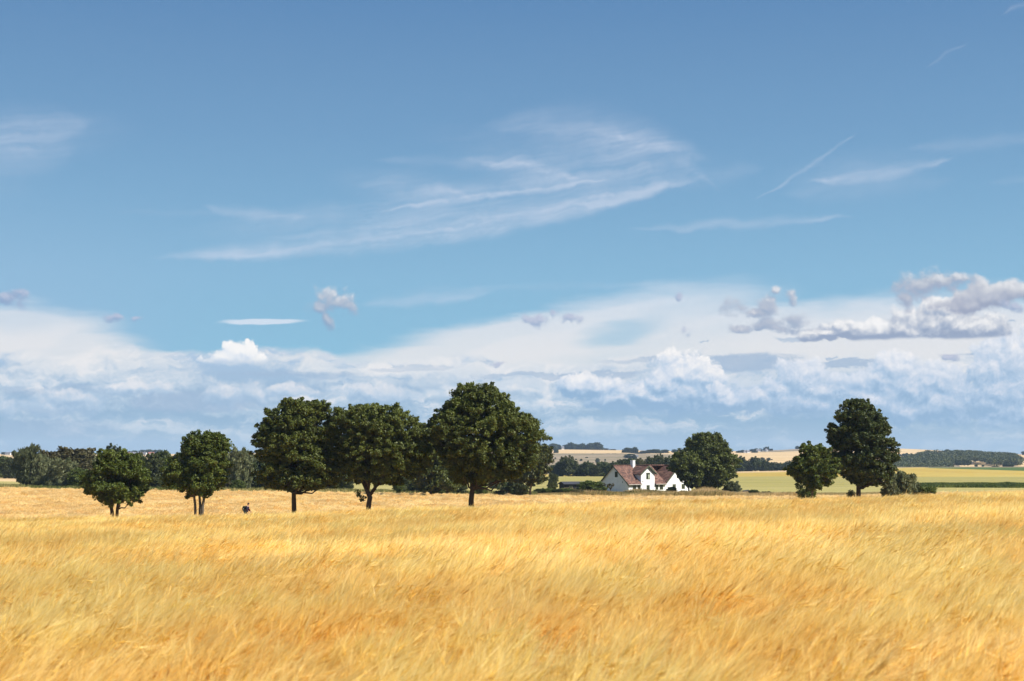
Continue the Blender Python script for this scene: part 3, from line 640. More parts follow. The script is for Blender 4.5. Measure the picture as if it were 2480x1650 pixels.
tree('field_tree', 'full green tree filling the gap between the fourth oak and the tallest oak', 'tree', 1045, 278.0,
     [(1030, 1010, 1070), (1060, 985, 1092), (1100, 975, 1104), (1140, 985, 1112), (1165, 1000, 1116), (1185, 1012, 1120)],
     [[(1045, 0, None, .3), (1045, 0, 1160, .25), (1045, 0, 1100, .15)]], 'oak', ncl=560, per=55, leaf=.3, seed=22, nb=14, gap=0.375, rcl=(.7, 1.2))

# ------------------------------------------------------------------ bushes, thickets and hedgerow trees (shared leaf meshes, each plant its own object)
def proto(prof, ncl, per, leaf, mat, seed, rcl=(.12, .22), **kw):
    """a crown one unit high and about one unit wide"""
    return make_crown('crown', [(z * 1.0, -w, w) for z, w in prof], ncl, per, leaf, M[mat], seed, rclump=rcl, fq=3.0, **kw)[0]
DOME = [(1.0, .16), (.88, .34), (.7, .46), (.45, .5), (.2, .46), (.03, .38)]
CONE = [(1.0, .07), (.85, .2), (.6, .36), (.35, .46), (.12, .44), (.02, .34)]
TOPS = [(1.0, .2), (.85, .38), (.62, .5), (.4, .5), (.25, .4), (.14, .22)]
PR = {}
def stempro():
    mb = MB(); mb.tube([(0, 0, -.03), (.01, 0, .15), (-.01, 0, .4), (.01, 0, .7)], [.032, .026, .02, .006], 7)
    mb.tube([(.01, 0, .2), (.14, .05, .5)], [.018, .006], 5); mb.tube([(0, 0, .22), (-.15, -.05, .52)], [.018, .006], 5)
    return mb.mesh('trunk', M['bark'], True)
STEM = stempro()
for k, (pf, mt, n, per, lf, kw) in enumerate([
        (DOME, 'hedge', 130, 70, .045, {}), (TOPS, 'hedge', 150, 70, .045, {}), (DOME, 'willow', 150, 75, .042, dict(long=2.6, droop=(.3, 0, .5))), (DOME, 'brownleaf', 130, 70, .042, {}),
        (CONE, 'hedge', 130, 65, .045, {}), (DOME, 'lime', 110, 70, .05, {}), (TOPS, 'dark', 130, 70, .05, {}), (DOME, 'dark', 110, 70, .05, {}), (TOPS, 'willow', 130, 75, .04, dict(long=2.4, droop=(.4, 0, .4)))]):
    for v in (0, 1):
        PR[(k, v)] = proto(pf, n, per, lf, mt, 40 + k * 5 + v, depth=1.0, gap=.30, surf=.5, **kw)
ORD = ['first', 'second', 'third', 'fourth', 'fifth', 'sixth', 'seventh', 'eighth', 'ninth', 'tenth', 'eleventh', 'twelfth', 'thirteenth', 'fourteenth', 'fifteenth', 'sixteenth', 'seventeenth', 'eighteenth',
       'nineteenth', 'twentieth', 'twenty-first', 'twenty-second', 'twenty-third', 'twenty-fourth', 'twenty-fifth', 'twenty-sixth', 'twenty-seventh', 'twenty-eighth', 'twenty-ninth', 'thirtieth']
rs = random.Random(5)
def plant(name, label, cat, px, D, top, width, k, group=None, trunk=False, sink=.03, tilt=0.0):
    """px: column of its middle; top: frame row of its top; width: in frame pixels"""
    b = ground_at(px, D); h = float(zrow(top, D)) - b[2]; h = max(h, .4) * 1.0; w = width * D / F
    root = empty(name, b, rs.choice([0, math.pi]) + rs.uniform(-.3, .3))
    c = link('crown', PR[(k, rs.randint(0, 1))], root); c.scale = (w * 1.04, w * rs.uniform(.85, 1.05), h); c.location = (0, 0, -sink * h)
    if trunk:
        t = link('trunk', STEM, root); t.scale = (w, w, h)
    thing(root, label, cat, group); return root

def series(name, what, where, cat, group, items, trunk=True):
    """plants told apart by their place in the line, left to right"""
    items = sorted(items, key=lambda q: q[0])
    for i, (px, D, top, w, k) in enumerate(items):
        plant(name, ('%s %s from left %s' if len((what + where).split()) > 10 else '%s %s from the left %s') % (ORD[i], what, where), cat, px, D, top, w, k, group, trunk=trunk)

# left of the row: thicket behind the barley
series('hedgerow_tree', 'dark tree', 'in the low line at the far left edge', 'tree', 'dark trees at the far left', [(-40, 560, 1108, 60, 7), (5, 540, 1104, 62, 7), (38, 520, 1110, 40, 0)])
plant('willow_tree', 'dishevelled grey-green willow with two upright tufts at the left edge', 'tree', 72, 315, 1080, 62, 8, trunk=True)
plant('willow_tree', 'low grey-green willow right of the tufted willow at the left edge', 'tree', 112, 314, 1104, 50, 2, trunk=True)
plant('willow_tree', 'silvery round willow bush in the left thicket, lowest in front', 'tree', 160, 310, 1112, 74, 2, trunk=True)
plant('thicket', 'brownish rounded thicket rising behind the silvery willow bush', 'shrub', 192, 345, 1083, 130, 3)
plant('thicket', 'dull olive thicket behind the tufted willow at the left', 'shrub', 130, 350, 1090, 80, 3)
plant('thicket', 'brown bush at the foot of the brownish thicket, left of the two-stemmed tree', 'shrub', 215, 322, 1118, 70, 3)
plant('bush', 'small olive bush in front between silvery willow and two-stemmed tree', 'bush', 197, 306, 1136, 46, 5)
plant('hedgerow_tree', 'round tree topping the hedge just above the two-stemmed tree', 'tree', 281, 350, 1077, 46, 1, trunk=True)
plant('hedgerow_tree', 'pale green tree right behind the crown of the two-stemmed tree', 'tree', 262, 335, 1100, 60, 2, trunk=True)
series('hedgerow_tree', 'dark tree', 'in the hedge between the two left field trees', 'tree', 'hedge between the two left field trees',
       [(318, 345, 1106, 56, 6), (350, 340, 1104, 50, 7), (378, 335, 1100, 50, 0), (405, 338, 1092, 50, 6), (432, 330, 1100, 50, 0)])
plant('bush', 'low green bush on the field edge right of the two-stemmed tree', 'bush', 383, 308, 1158, 44, 0)
plant('bush', 'low green bush on the field edge left of the three-stemmed tree', 'bush', 352, 312, 1162, 40, 5)
series('hedgerow_tree', 'dark tree', 'close behind the three-stemmed tree', 'tree', 'hedge behind the three-stemmed tree', [(462, 330, 1096, 56, 7), (500, 330, 1094, 56, 0), (540, 332, 1100, 50, 6)])
plant('willow_tree', 'pale grey-olive willow between three-stemmed tree and wide oak', 'tree', 585, 312, 1088, 62, 2, trunk=True)
plant('willow_tree', 'grey willow partly hidden by the left edge of the wide oak', 'tree', 612, 322, 1096, 50, 8, trunk=True)
plant('bush', 'bright green bush at the foot of the pale willow', 'bush', 582, 306, 1164, 34, 5)
plant('bush', 'brownish bush left of the bright green bush under the pale willow', 'bush', 555, 310, 1158, 34, 3)
series('hedgerow_tree', 'dark tree', 'in the hedge under the wide oak', 'tree', 'hedge behind the wide oak', [(640, 318, 1110, 56, 7), (672, 322, 1120, 50, 0), (705, 320, 1118, 50, 6), (745, 318, 1112, 60, 7), (785, 316, 1106, 60, 0), (822, 312, 1112, 54, 7)])
series('bush', 'low bush', 'on the field edge below the fourth oak', 'bush', 'bushes below the fourth oak', [(845, 312, 1158, 26, 0), (985, 316, 1152, 30, 7), (1008, 306, 1166, 34, 0), (970, 306, 1172, 30, 5)], trunk=False)
plant('bush', 'dark spreading bush at the field edge left of the tallest oak', 'bush', 1040, 304, 1162, 70, 7)
plant('bush', 'bright low bush in front of the dark bush left of the tallest oak', 'bush', 1062, 302, 1180, 36, 5)
plant('hedgerow_tree', 'small tree behind the trunk of the tallest oak, left side', 'tree', 1108, 306, 1140, 56, 0, trunk=True)
plant('garden_tree', 'light feathery shrub just right of the trunk of the tallest oak', 'shrub', 1165, 300, 1148, 40, 5, trunk=True)
plant('bush', 'upright dark shrub standing alone in the meadow under the tallest oak', 'bush', 1197, 390, 1136, 30, 7)
plant('bush', 'dark round bush under the right side of the tallest oak', 'bush', 1242, 300, 1160, 66, 7)
plant('bush', 'green-topped bush touching the dark round bush beneath the tallest oak', 'bush', 1262, 298, 1172, 34, 0)
plant('bush', 'dark tree-like bush in the meadow right of the spreading pale-trunked tree', 'bush', 1338, 420, 1146, 26, 0)
# around the farmhouse
plant('shrub', 'pointed shrub above the low shrubs left of the dark shed', 'shrub', 1336, 316, 1168, 26, 4)
series('shrub', 'low shrub', 'in the strip between spreading tree and dark shed', 'shrub', 'low shrubs left of the farmhouse',
       [(1305, 314, 1184, 30, 0), (1326, 312, 1182, 34, 5), (1348, 312, 1184, 36, 0), (1372, 312, 1182, 34, 5), (1396, 312, 1186, 36, 3)], trunk=False)
plant('bush', 'broad bright green bush between the dark shed and the left gable', 'bush', 1428, 322, 1166, 66, 5)
plant('bush', 'dark rounded bush in front of the wall left of the right gable', 'bush', 1623, 326, 1179, 26, 7)
plant('bush', 'small green bush under the left corner of the farmhouse roof', 'bush', 1448, 330, 1170, 30, 0)
series('shrub', 'low dark flowering shrub', 'in the bed before the front wall', 'shrub', 'flower bed before the farmhouse',
       [(1516, 322, 1190, 22, 3), (1532, 322, 1188, 22, 7), (1550, 322, 1189, 24, 3), (1567, 322, 1187, 24, 3), (1586, 322, 1188, 22, 7), (1602, 322, 1190, 22, 3)], trunk=False)
plant('shrub', 'small dark shrub under the trunk of the dense tree by the farmhouse', 'shrub', 1697, 324, 1184, 22, 7)
plant('shrub', 'dim shrub at the right gable foot beside the low ragged tree', 'shrub', 1652, 324, 1188, 24, 7)
plant('bush', 'pale green bush in the open right of the dense farmhouse tree', 'bush', 1768, 330, 1166, 36, 2)
plant('bush', 'dark low bush in the dry grass, right of the black trailer cover', 'bush', 1821, 318, 1186, 26, 7)
plant('bush', 'dim low bush in the dry grass left of the thin-trunked tree', 'bush', 1850, 316, 1190, 34, 3)
plant('bush', 'yellow-green bush round the foot of the thin-trunked tree', 'bush', 1952, 200, 1181, 50, 5)
plant('willow_bush', 'large round grey-green willow bush beside the tall right-hand tree', 'bush', 2178, 196, 1144, 70, 2)
plant('willow_bush', 'lower left half of the grey willow bush, dull and brownish', 'bush', 2148, 194, 1166, 38, 2)
plant('bush', 'low olive bush at the right foot of the grey willow bush', 'bush', 2240, 195, 1178, 46, 5)
# hedgerow behind the house
hr = [(1352, 705, 1122, 40, 7), (1376, 700, 1104, 40, 1), (1400, 702, 1126, 36, 0), (1423, 700, 1119, 34, 6), (1440, 698, 1126, 28, 0), (1458, 700, 1118, 34, 7), (1482, 700, 1120, 34, 6), (1503, 705, 1114, 36, 0),
      (1528, 705, 1110, 36, 7), (1552, 705, 1112, 34, 3), (1576, 705, 1108, 34, 0), (1596, 705, 1100, 30, 1), (1618, 705, 1108, 34, 6), (1640, 705, 1114, 34, 7)]
series('hedgerow_tree', 'tree', 'in the hedgerow behind the farmhouse', 'tree', 'hedgerow behind the farmhouse', hr)
hr2 = [(1788, 1000, 1108, 32, 7), (1806, 1000, 1116, 26, 0), (1826, 1000, 1108, 34, 6), (1846, 1000, 1116, 28, 7), (1866, 1000, 1120, 28, 0), (1886, 1000, 1122, 26, 6), (1904, 1000, 1118, 26, 7), (1924, 1000, 1114, 28, 0), (1946, 1000, 1116, 30, 6), (1972, 1000, 1118, 30, 7), (1996, 1000, 1120, 28, 0), (2020, 1000, 1120, 28, 6)]
series('hedgerow_tree', 'tree', 'in the hedgerow right of the dense farmhouse tree', 'tree', 'hedgerow right of the farmhouse', hr2)
series('hill_shrub', 'small tree', 'standing alone on the tan slope behind the right hedgerow', 'tree', 'lone trees on the tan slope', [(1843, 1900, 1108, 8, 1), (1857, 1900, 1109, 9, 1), (1865, 1950, 1112, 4, 0)], trunk=True)
# clumps of trees on the hill crest
series('hill_tree', 'bluish tree', 'on the crest just right of the tallest oak', 'tree', 'crest trees right of the tallest oak',
       [(1326, 2900, 1079, 20, 0), (1340, 2900, 1074, 20, 7), (1352, 2900, 1077, 14, 0), (1370, 2950, 1077, 18, 0), (1384, 2950, 1073, 24, 7), (1397, 2950, 1077, 16, 0), (1408, 2950, 1075, 18, 7), (1418, 2950, 1078, 14, 0),
        (1432, 2950, 1073, 24, 7), (1443, 2950, 1072, 24, 0), (1453, 2950, 1076, 14, 7), (1466, 2960, 1086, 14, 0), (1482, 2960, 1088, 16, 0)])
plant('hill_tree', 'square dark tree group in the pale field below the crest trees', 'tree', 1346, 2350, 1086, 13, 7, trunk=True)
plant('hill_tree', 'low trees round the tiny white house below the crest', 'tree', 1330, 2330, 1093, 14, 0, trunk=True)
series('hill_tree', 'bluish tree', 'in the group above the farmhouse chimney', 'tree', 'hill trees above the chimney',
       [(1510, 2400, 1089, 14, 0), (1518, 2400, 1084, 16, 7), (1526, 2350, 1086, 14, 6), (1534, 2350, 1084, 18, 7), (1540, 2340, 1088, 10, 0), (1521, 2000, 1100, 22, 7), (1530, 1900, 1100, 20, 0), (1514, 1700, 1112, 18, 7)])
series('hill_tree', 'rounded tree', 'on the wooded ridge right of the chimney', 'tree', 'wooded ridge right of the chimney',
       [(1548, 2300, 1096, 24, 7), (1560, 2350, 1092, 26, 0), (1574, 2400, 1089, 26, 7), (1586, 2400, 1088, 26, 7), (1596, 2450, 1091, 18, 0), (1608, 2500, 1089, 20, 7), (1632, 2600, 1089, 16, 7)])
series('hill_tree', 'bluish tree', 'on the crest between the dense tree and the thin-trunked tree', 'tree', 'crest trees right of the farmhouse',
       [(1786, 2700, 1092, 14, 7), (1794, 2700, 1090.5, 16, 7), (1803, 2700, 1091, 16, 7), (1818, 2900, 1088, 14, 0), (1828, 2900, 1086, 10, 7), (1836, 2900, 1087, 12, 7), (1824, 2700, 1092, 16, 7), (1851, 2950, 1083, 12, 7), (1857, 2950, 1081.5, 5, 4), (1864, 2950, 1087, 10, 0), (1928, 2980, 1081, 12, 7), (1940, 2980, 1078, 12, 0)])
series('hill_tree', 'small dark tree', 'below the crest at the right of the tall tree', 'tree', 'small trees right of the tall tree', [(2182, 2500, 1099, 9, 7), (2190, 2450, 1097, 8, 7), (2172, 2500, 1100, 10, 0)])
series('hill_tree', 'small tree', 'in the tan field near the right edge of the photo', 'tree', 'small trees in the right tan field',
       [(2356, 1700, 1125, 8, 7), (2372, 1700, 1126, 6, 7), (2402, 1500, 1128, 18, 7), (2428, 1450, 1120, 16, 0), (2440, 1450, 1124, 14, 7), (2472, 2900, 1093, 12, 0), (2482, 2900, 1096, 14, 7)])
series('hill_shrub', 'tiny dark bush', 'along the edge of the scrub pasture on the hill', 'bush', 'bushes on the pasture edge', [(1434, 2280, 1099.5, 4, 7), (1470, 2280, 1099, 5, 7), (1483, 2280, 1098, 6, 7), (1489, 2280, 1098, 4, 0), (1504, 2280, 1098, 6, 7), (1474, 2250, 1100, 3, 7)], trunk=False)
series('hill_shrub', 'scattered bush', 'on the scrub pasture slope', 'bush', 'bushes scattered over the scrub slope',
       [(1394, 1900, 1111, 5, 7), (1406, 1850, 1112, 6, 7), (1446, 1750, 1110, 9, 2), (1464, 1850, 1112, 4, 7), (1344, 1950, 1108, 4, 7), (1420, 2000, 1107, 6, 2), (1425, 1600, 1122, 14, 2), (1360, 1500, 1118, 30, 2), (1408, 1550, 1124, 12, 2), (1378, 2100, 1104, 4, 7)], trunk=False)
series('hill_tree', 'bluish tree', 'on the far crest at the left behind the thicket', 'tree', 'far crest trees at the left',
       [(18, 2700, 1095, 14, 7), (34, 2700, 1097, 22, 0), (56, 2700, 1098, 16, 7), (308, 2800, 1091, 14, 7), (318, 2800, 1093, 12, 0), (332, 2900, 1091, 16, 7), (350, 2900, 1090, 18, 0), (366, 2900, 1088.5, 18, 7), (380, 2900, 1090, 14, 0), (393, 2900, 1089, 14, 7),
        (566, 2900, 1089, 14, 7), (572, 2850, 1085, 5, 4), (600, 2900, 1091, 14, 0)])

# ---- the wood on the right hillside reads as one mass
def far_wood():
    rng = np.random.default_rng(8); cen = []; rad = []
    top = lambda px: np.interp(px, [2140, 2180, 2205, 2250, 2300, 2360, 2400, 2440, 2463, 2472], [1118, 1106, 1099, 1090, 1088.5, 1091, 1094, 1095, 1099, 1108])
    bot = lambda px: np.interp(px, [2140, 2200, 2300, 2306, 2345, 2390, 2400, 2470], [1136, 1136, 1134, 1112, 1108, 1112, 1117, 1116])
    n = 0
    while n < 1500:
        px = rng.uniform(2120, 2471); t = rng.random(); Y = top(px) + 1.6 + (bot(px) - top(px) - 2.5) * t
        D = 2250 - (Y - 1088) * 16 + rng.uniform(-30, 30); p = at(px, Y, D); r = rng.uniform(3.2, 6.2)
        cen.append([p.x, p.y, p.z - r * .4]); rad.append(r); n += 1
    # low light scrub in front of the clearing
    for _ in range(120):
        px = rng.uniform(2318, 2348); Y = rng.uniform(1116, 1123); p = at(px, Y, 1750); cen.append([p.x, p.y, p.z]); rad.append(3.0)
    cen = np.array(cen); rad = np.array(rad); tc = (rng.random(len(cen)) - .5) * .45
    V, Fq, t = leaves(cen, rad, 70, 1.5, rng, tc)
    kind(link('wood', np_mesh('wood', V, Fq, M['hedge'], tone=t)), 'stuff', 'bluish deciduous wood covering the right hillside')
far_wood()

# ------------------------------------------------------------------ buildings
def wallmat(name, c, s=.06):
    return material(name, lambda g: princ(g, g.mix(g.ss(g.noise(g.vmath('MULTIPLY', objc(g), (1, 1, .6)), 1.3, 8, .65), .35, .75), c, tuple(v * (1 - s * 2) for v in c)), .85, .2,
                    g.noise(objc(g), 9.0, 5), .25, .02))
M['white'] = wallmat('limewash', (.68, .68, .67)); M['board'] = wallmat('green_painted_board', (.07, .085, .055), .2); M['gutter'] = wallmat('pale_gutter', (.45, .42, .36), .1)
M['frame'] = wallmat('window_frame', (.12, .14, .08), .1); M['tar'] = wallmat('tarred_board', (.018, .018, .02), .2); M['felt'] = wallmat('roofing_felt', (.045, .047, .055), .2)
M['greyw'] = wallmat('weathered_wall', (.55, .52, .48)); M['redroof'] = wallmat('far_tile_roof', (.28, .11, .07), .2); M['greyroof'] = wallmat('grey_roof', (.16, .16, .17), .2)
M['glass'] = material('window_glass', lambda g: princ(g, (.012, .016, .012), .12, .6)); M['metal'] = material('metal', lambda g: princ(g, (.25, .25, .26), .4, .5, metal=.8))
M['curtain'] = wallmat('curtain', (.35, .38, .28), .1)
def tilefn(g):
    p = E(g, g.n.new('ShaderNodeTexCoord').outputs['Object']); x, y, z = g.sep(p)
    n = g.noise(p, .9, 8, .7); n2 = g.voro(g.xyz(x * 3.6, z * 4.2 + y * 1.5, 0), 1.0, 0, out='Color', dim='3D'); n2 = g.sep(n2)[0]
    n3 = g.noise(p, .28, 4, .6)
    c = g.ramp(g.ss(n * .5 + n2 * .3 + n3 * .3, .34, .76), [(0, (.055, .034, .028)), (.4, (.105, .053, .040)), (.7, (.155, .078, .056)), (1, (.24, .135, .095))])
    w = g.n.new('ShaderNodeTexWave'); w.bands_direction = 'Z'; w.wave_profile = 'SAW'; g.put(w.inputs['Vector'], p); w.inputs['Scale'].default_value = 1.35
    w2 = g.n.new('ShaderNodeTexWave'); w2.bands_direction = 'X'; g.put(w2.inputs['Vector'], p); w2.inputs['Scale'].default_value = 1.5
    return princ(g, c, .8, .25, E(g, w.outputs[1]) * .7 + E(g, w2.outputs[1]) * .5, .9, .08)
M['tile'] = material('clay_tile', tilefn)

def window(parent, x0, x1, z0, z1, face='front', y=0.0, bars=1, deep=.0):
    """frame standing 3 cm proud, pane set inside it"""
    f = MB(); t = .09
    def bx(a, b, c, d, o0, o1, mb):
        if face == 'front': mb.box(a, b, y - o1, y - o0, c, d)
        else: mb.box(y - o1, y - o0, a, b, c, d)
    for (a, b, c, d) in [(x0, x1, z0, z0 + t), (x0, x1, z1 - t, z1), (x0, x0 + t, z0 + t, z1 - t), (x1 - t, x1, z0 + t, z1 - t)]: bx(a, b, c, d, -.04, .05, f)
    for i in range(bars):
        m = x0 + (x1 - x0) * (i + 1) / (bars + 1); bx(m - .03, m + .03, z0 + t, z1 - t, -.02, .035, f)
    m = z0 + (z1 - z0) * .62; bx(x0 + t, x1 - t, m - .03, m + .03, -.02, .03, f)
    o = f.build('window', M['frame'], parent)
    p = MB(); bx(x0 + t, x1 - t, z0 + t, z1 - t, -.02, .012, p); p.build('pane', M['glass'], o); return o

def farmhouse():
    base = ground_at(1519, 338.0); base.z -= .15
    PHI = R(43.0); root = empty('farmhouse', base, PHI)
    thing(root, 'white farmhouse with red tiled roof and chimney amid the fields', 'farmhouse')
    W, Lm, L = 9.0, 13.4, 23.0; EV, RG = 2.62, 6.65; ym = W / 2; sl_ = (RG - EV) / ym
    w = MB()
    w.add([(0, 0, -.5), (0, W, -.5), (0, W, EV), (0, ym, RG - .12), (0, 0, EV)], [(0, 4, 3, 2, 1)])          # left gable wall
    w.add([(0, 0, -.5), (4.5, 0, -.5), (4.5, 0, EV), (0, 0, EV)], [(0, 1, 2, 3)])
    w.add([(9.4, 0, -.5), (Lm, 0, -.5), (Lm, 0, EV), (9.4, 0, EV)], [(0, 1, 2, 3)])
    xa = (Lm + L) / 2
    w.add([(Lm, -.02, -.5), (L, -.02, -.5), (L, -.02, EV), (xa, -.02, RG - .12), (Lm, -.02, EV)], [(0, 1, 2, 3, 4)])   # right wing gable
    w.add([(L, 0, -.5), (L, W + 2, -.5), (L, W + 2, EV), (L, 0, EV)], [(0, 1, 2, 3)])
    w.add([(0, W, -.5), (L, W, -.5), (L, W, EV), (0, W, EV)], [(3, 2, 1, 0)])
    w.build('wall', M['white'], root)
    # gabled front bay rising through the roof
    d0, d1, DE = 4.5, 9.4, 5.0; dm = (d0 + d1) / 2; DR = RG + .02
    b = MB(); b.add([(d0, -.06, -.5), (d1, -.06, -.5), (d1, -.06, DE), (dm, -.06, DR - .1), (d0, -.06, DE),
                     (d0, ym, -.5), (d1, ym, -.5), (d1, ym, DE), (dm, ym, DR - .1), (d0, ym, DE)], [(0, 1, 2, 3, 4), (0, 4, 9, 5), (1, 6, 7, 2)])
    b.build('front_bay', M['white'], root)
    t = .14; oh = .45
    r = MB()
    def plane(p, q, s_, u): r.slab(p, q, s_, u, (0, 0, -t))
    ez = EV - oh * sl_
    def zf(y): return EV + (y if y < ym else W - y) * sl_
    # main front slope in three pieces round the bay (butted), back slope in one
    plane((-.35, -oh, ez), (d0 - .02, -oh, ez), (d0 - .02, ym, RG), (-.35, ym, RG))
    plane((d1 + .02, -oh, ez), (Lm - .02, -oh, ez), (Lm - .02, ym, RG), (d1 + .02, ym, RG))
    r.add([(d0 - .02, (DE - EV) / sl_, DE), (d1 + .02, (DE - EV) / sl_, DE), (d1 + .02, ym, RG), (d0 - .02, ym, RG)], [(0, 1, 2, 3)])
    plane((-.35, ym, RG), (L + .0, ym, RG), (L + .0, W + oh, ez), (-.35, W + oh, ez))
    # wing: ridge runs back from the right gable
    sw = (RG - EV) / (xa - Lm); ezw = EV - .0 * sw
    r.slab((Lm, -.4, EV - .02), (xa, -.4, RG), (xa, ym, RG), (Lm + .02, ym * .0, EV), (0, 0, -t)) if False else None
    plane((Lm, -.4, EV), (xa, -.4, RG), (xa, W + 2, RG), (Lm, W + 2, EV))
    plane((xa, -.4, RG), (L + .4, -.4, EV - .4 * sw), (L + .4, W + 2, EV - .4 * sw), (xa, W + 2, RG))
    r.build('roof', M['tile'], root)
    # bay roof
    br = MB(); sb = (DR - DE) / (dm - d0); e = .5
    yb = lambda z: (z - EV) / sl_        # where the main slope reaches that height
    br.slab((d0 - e, -.45, DE - e * sb), (dm, -.45, DR), (dm, ym + .2, DR), (d0 - e, yb(DE - e * sb) + .2, DE - e * sb), (0, 0, -.12))
    br.slab((dm, -.45, DR), (d1 + e, -.45, DE - e * sb), (d1 + e, yb(DE - e * sb) + .2, DE - e * sb), (dm, ym + .2, DR), (0, 0, -.12))
    br.build('bay_roof', M['tile'], root)
    # ridge caps
    rc = MB(); rc.tube([(-.4, ym, RG + .04), (xa, ym, RG + .04)], [.13, .13], 8); rc.tube([(dm, -.5, DR + .04), (dm, ym, DR + .04)], [.12, .12], 8); rc.tube([(xa, -.45, RG + .04), (xa, W + 2, RG + .04)], [.12, .12], 8)
    rc.build('ridge_tiles', M['tile'], root)
    # bargeboards (dark green), set in front of the gables
    def barge(a, p, c, off, name='bargeboard'):
        m = MB(); o = Vector(off)
        for s_, q in ((a, p), (p, c)):
            s_, q = Vector(s_), Vector(q); m.hexa([s_ + Vector((0, 0, -.30)), q + Vector((0, 0, -.32)), q + Vector((0, 0, -.32)) + o, s_ + Vector((0, 0, -.30)) + o, s_ + Vector((0, 0, .05)), q + Vector((0, 0, .05)), q + Vector((0, 0, .05)) + o, s_ + Vector((0, 0, .05)) + o])
        return m.build(name, M['board'], root)
    barge((-.36, -oh - .02, ez), (-.36, ym, RG), (-.36, W + oh, ez), (-.06, 0, 0))
    barge((d0 - e - .02, -.46, DE - e * sb), (dm, -.46, DR), (d1 + e + .02, -.46, DE - e * sb), (0, -.06, 0))
    barge((Lm + .02, -.41, EV + .0), (xa, -.41, RG), (L + .42, -.41, EV - .4 * sw), (0, -.06, 0))
    # soffit under the eaves, gutters
    for a, c in ((-.3, d0 - .03), (d1 + .03, Lm - .05)):
        m = MB(); m.box(a, c, -oh + .02, -.01, ez - t - .10, ez - t - .04); m.build('soffit', M['board'], root)
        m = MB(); m.tube([(a, -oh - .08, ez - .06), (c, -oh - .08, ez - .06)], [.075, .075], 8); m.build('gutter', M['gutter'], root)
    m = MB(); m.tube([(.15, -.5, ez - .1), (.15, -.08, ez - .5), (.15, -.08, -.2)], [.045] * 3, 6); m.build('downpipe', M['gutter'], root)
    # windows
    for x0, x1 in ((1.6, 2.75), (3.35, 4.35), (9.75, 10.7), (11.3, 12.5)): window(root, x0, x1, .85, 2.0, 'front', -.0, 1)
    window(root, 6.45, 7.55, .6, 2.0, 'front', -.06, 1)
    wn = window(root, 6.35, 7.7, 3.4, 4.95, 'front', -.06, 1)
    c = MB(); c.box(7.05, 7.55, -.10, -.085, 3.55, 4.5); c.build('curtain', M['curtain'], wn)
    window(root, 3.35, 4.25, 3.9, 5.2, 'side', 0.0, 1)
    window(root, 17.6, 18.9, 4.0, 5.3, 'front', -.02, 1)
    window(root, 16.0, 17.2, .9, 2.1, 'front', -.02, 1); window(root, 19.4, 20.6, .9, 2.1, 'front', -.02, 1)
    v = MB(); v.box(dm - .14, dm + .14, -.10, -.061, 5.95, 6.2); v.build('vent', M['tar'], root)
    l = MB(); l.box(5.0, 5.2, -.22, -.061, 2.9, 3.02); l.build('wall_lamp', M['tar'], root)
    k = MB(); k.box(-.05, -.012, 1.7, 1.86, 2.6, 2.9); k.build('wall_vent', M['board'], root)
    # chimney with its flared foot and cap, aerial
    cxx, cyy = 6.45, 4.35
    m = MB(); m.box(cxx - .42, cxx + .42, cyy - .42, cyy + .42, RG - .9, RG + 1.15); m.box(cxx - .5, cxx + .5, cyy - .5, cyy + .5, RG - .95, RG + .12)
    m.box(cxx - .48, cxx + .48, cyy - .48, cyy + .48, RG + 1.15, RG + 1.3)
    ch = m.build('chimney', M['white'], root); ct = MB(); ct.box(cxx - .3, cxx + .3, cyy - .3, cyy + .3, RG + 1.301, RG + 1.36); ct.build('chimney_top', M['tar'], ch)
    a = MB(); a.tube([(cxx, cyy + .3, RG + 1.2), (cxx, cyy + .3, RG + 2.7)], [.02, .02], 5); a.tube([(cxx - .4, cyy + .3, RG + 2.3), (cxx + .4, cyy + .3, RG + 2.5)], [.015, .015], 4)
    for i in range(5):
        f_ = -.35 + i * .17; a.tube([(cxx + f_, cyy + .05, RG + 2.4 + f_ * .25), (cxx + f_, cyy + .55, RG + 2.4 + f_ * .25)], [.01, .01], 4)
    a.build('aerial', M['metal'], root)
farmhouse()

def pollard(px, label, seed):
    b = ground_at(px, 330.0); root = empty('pollard_tree', b); rng = np.random.default_rng(seed); mb = MB(); tips = []
    mb.tube([(0, 0, -.2), (.03, 0, .6), (0, 0, 1.0)], [.13, .11, .12], 8)
    for k in range(4):
        a = (-.75, -.25, .35, .8)[k] * (1 if seed % 2 else .8); q = (a * .9, (k % 2 - .5) * .3, 1.9 + .25 * (k % 2)); mb.tube([(0, 0, .95), (a * .45, 0, 1.4), q], [.09, .07, .09], 6); tips.append(q)
    mb.build('trunk', M['bark'], root, True)
    c = np.array([(t[0] + rng.normal() * .1, t[1], t[2] + rng.uniform(-.5, .25)) for t in tips for _ in range(4)])
    V, Fq, t = leaves(c, np.full(len(c), .24), 26, .13, rng); link('crown', np_mesh('crown', V, Fq, M['brownleaf'], tone=t), root)
    thing(root, label, 'tree', 'pollards before the left gable')
pollard(1466, 'knobbly pollard against the left gable, left one of the pair', 3); pollard(1476.5, 'knobbly pollard against the left gable, right one of the pair', 4)

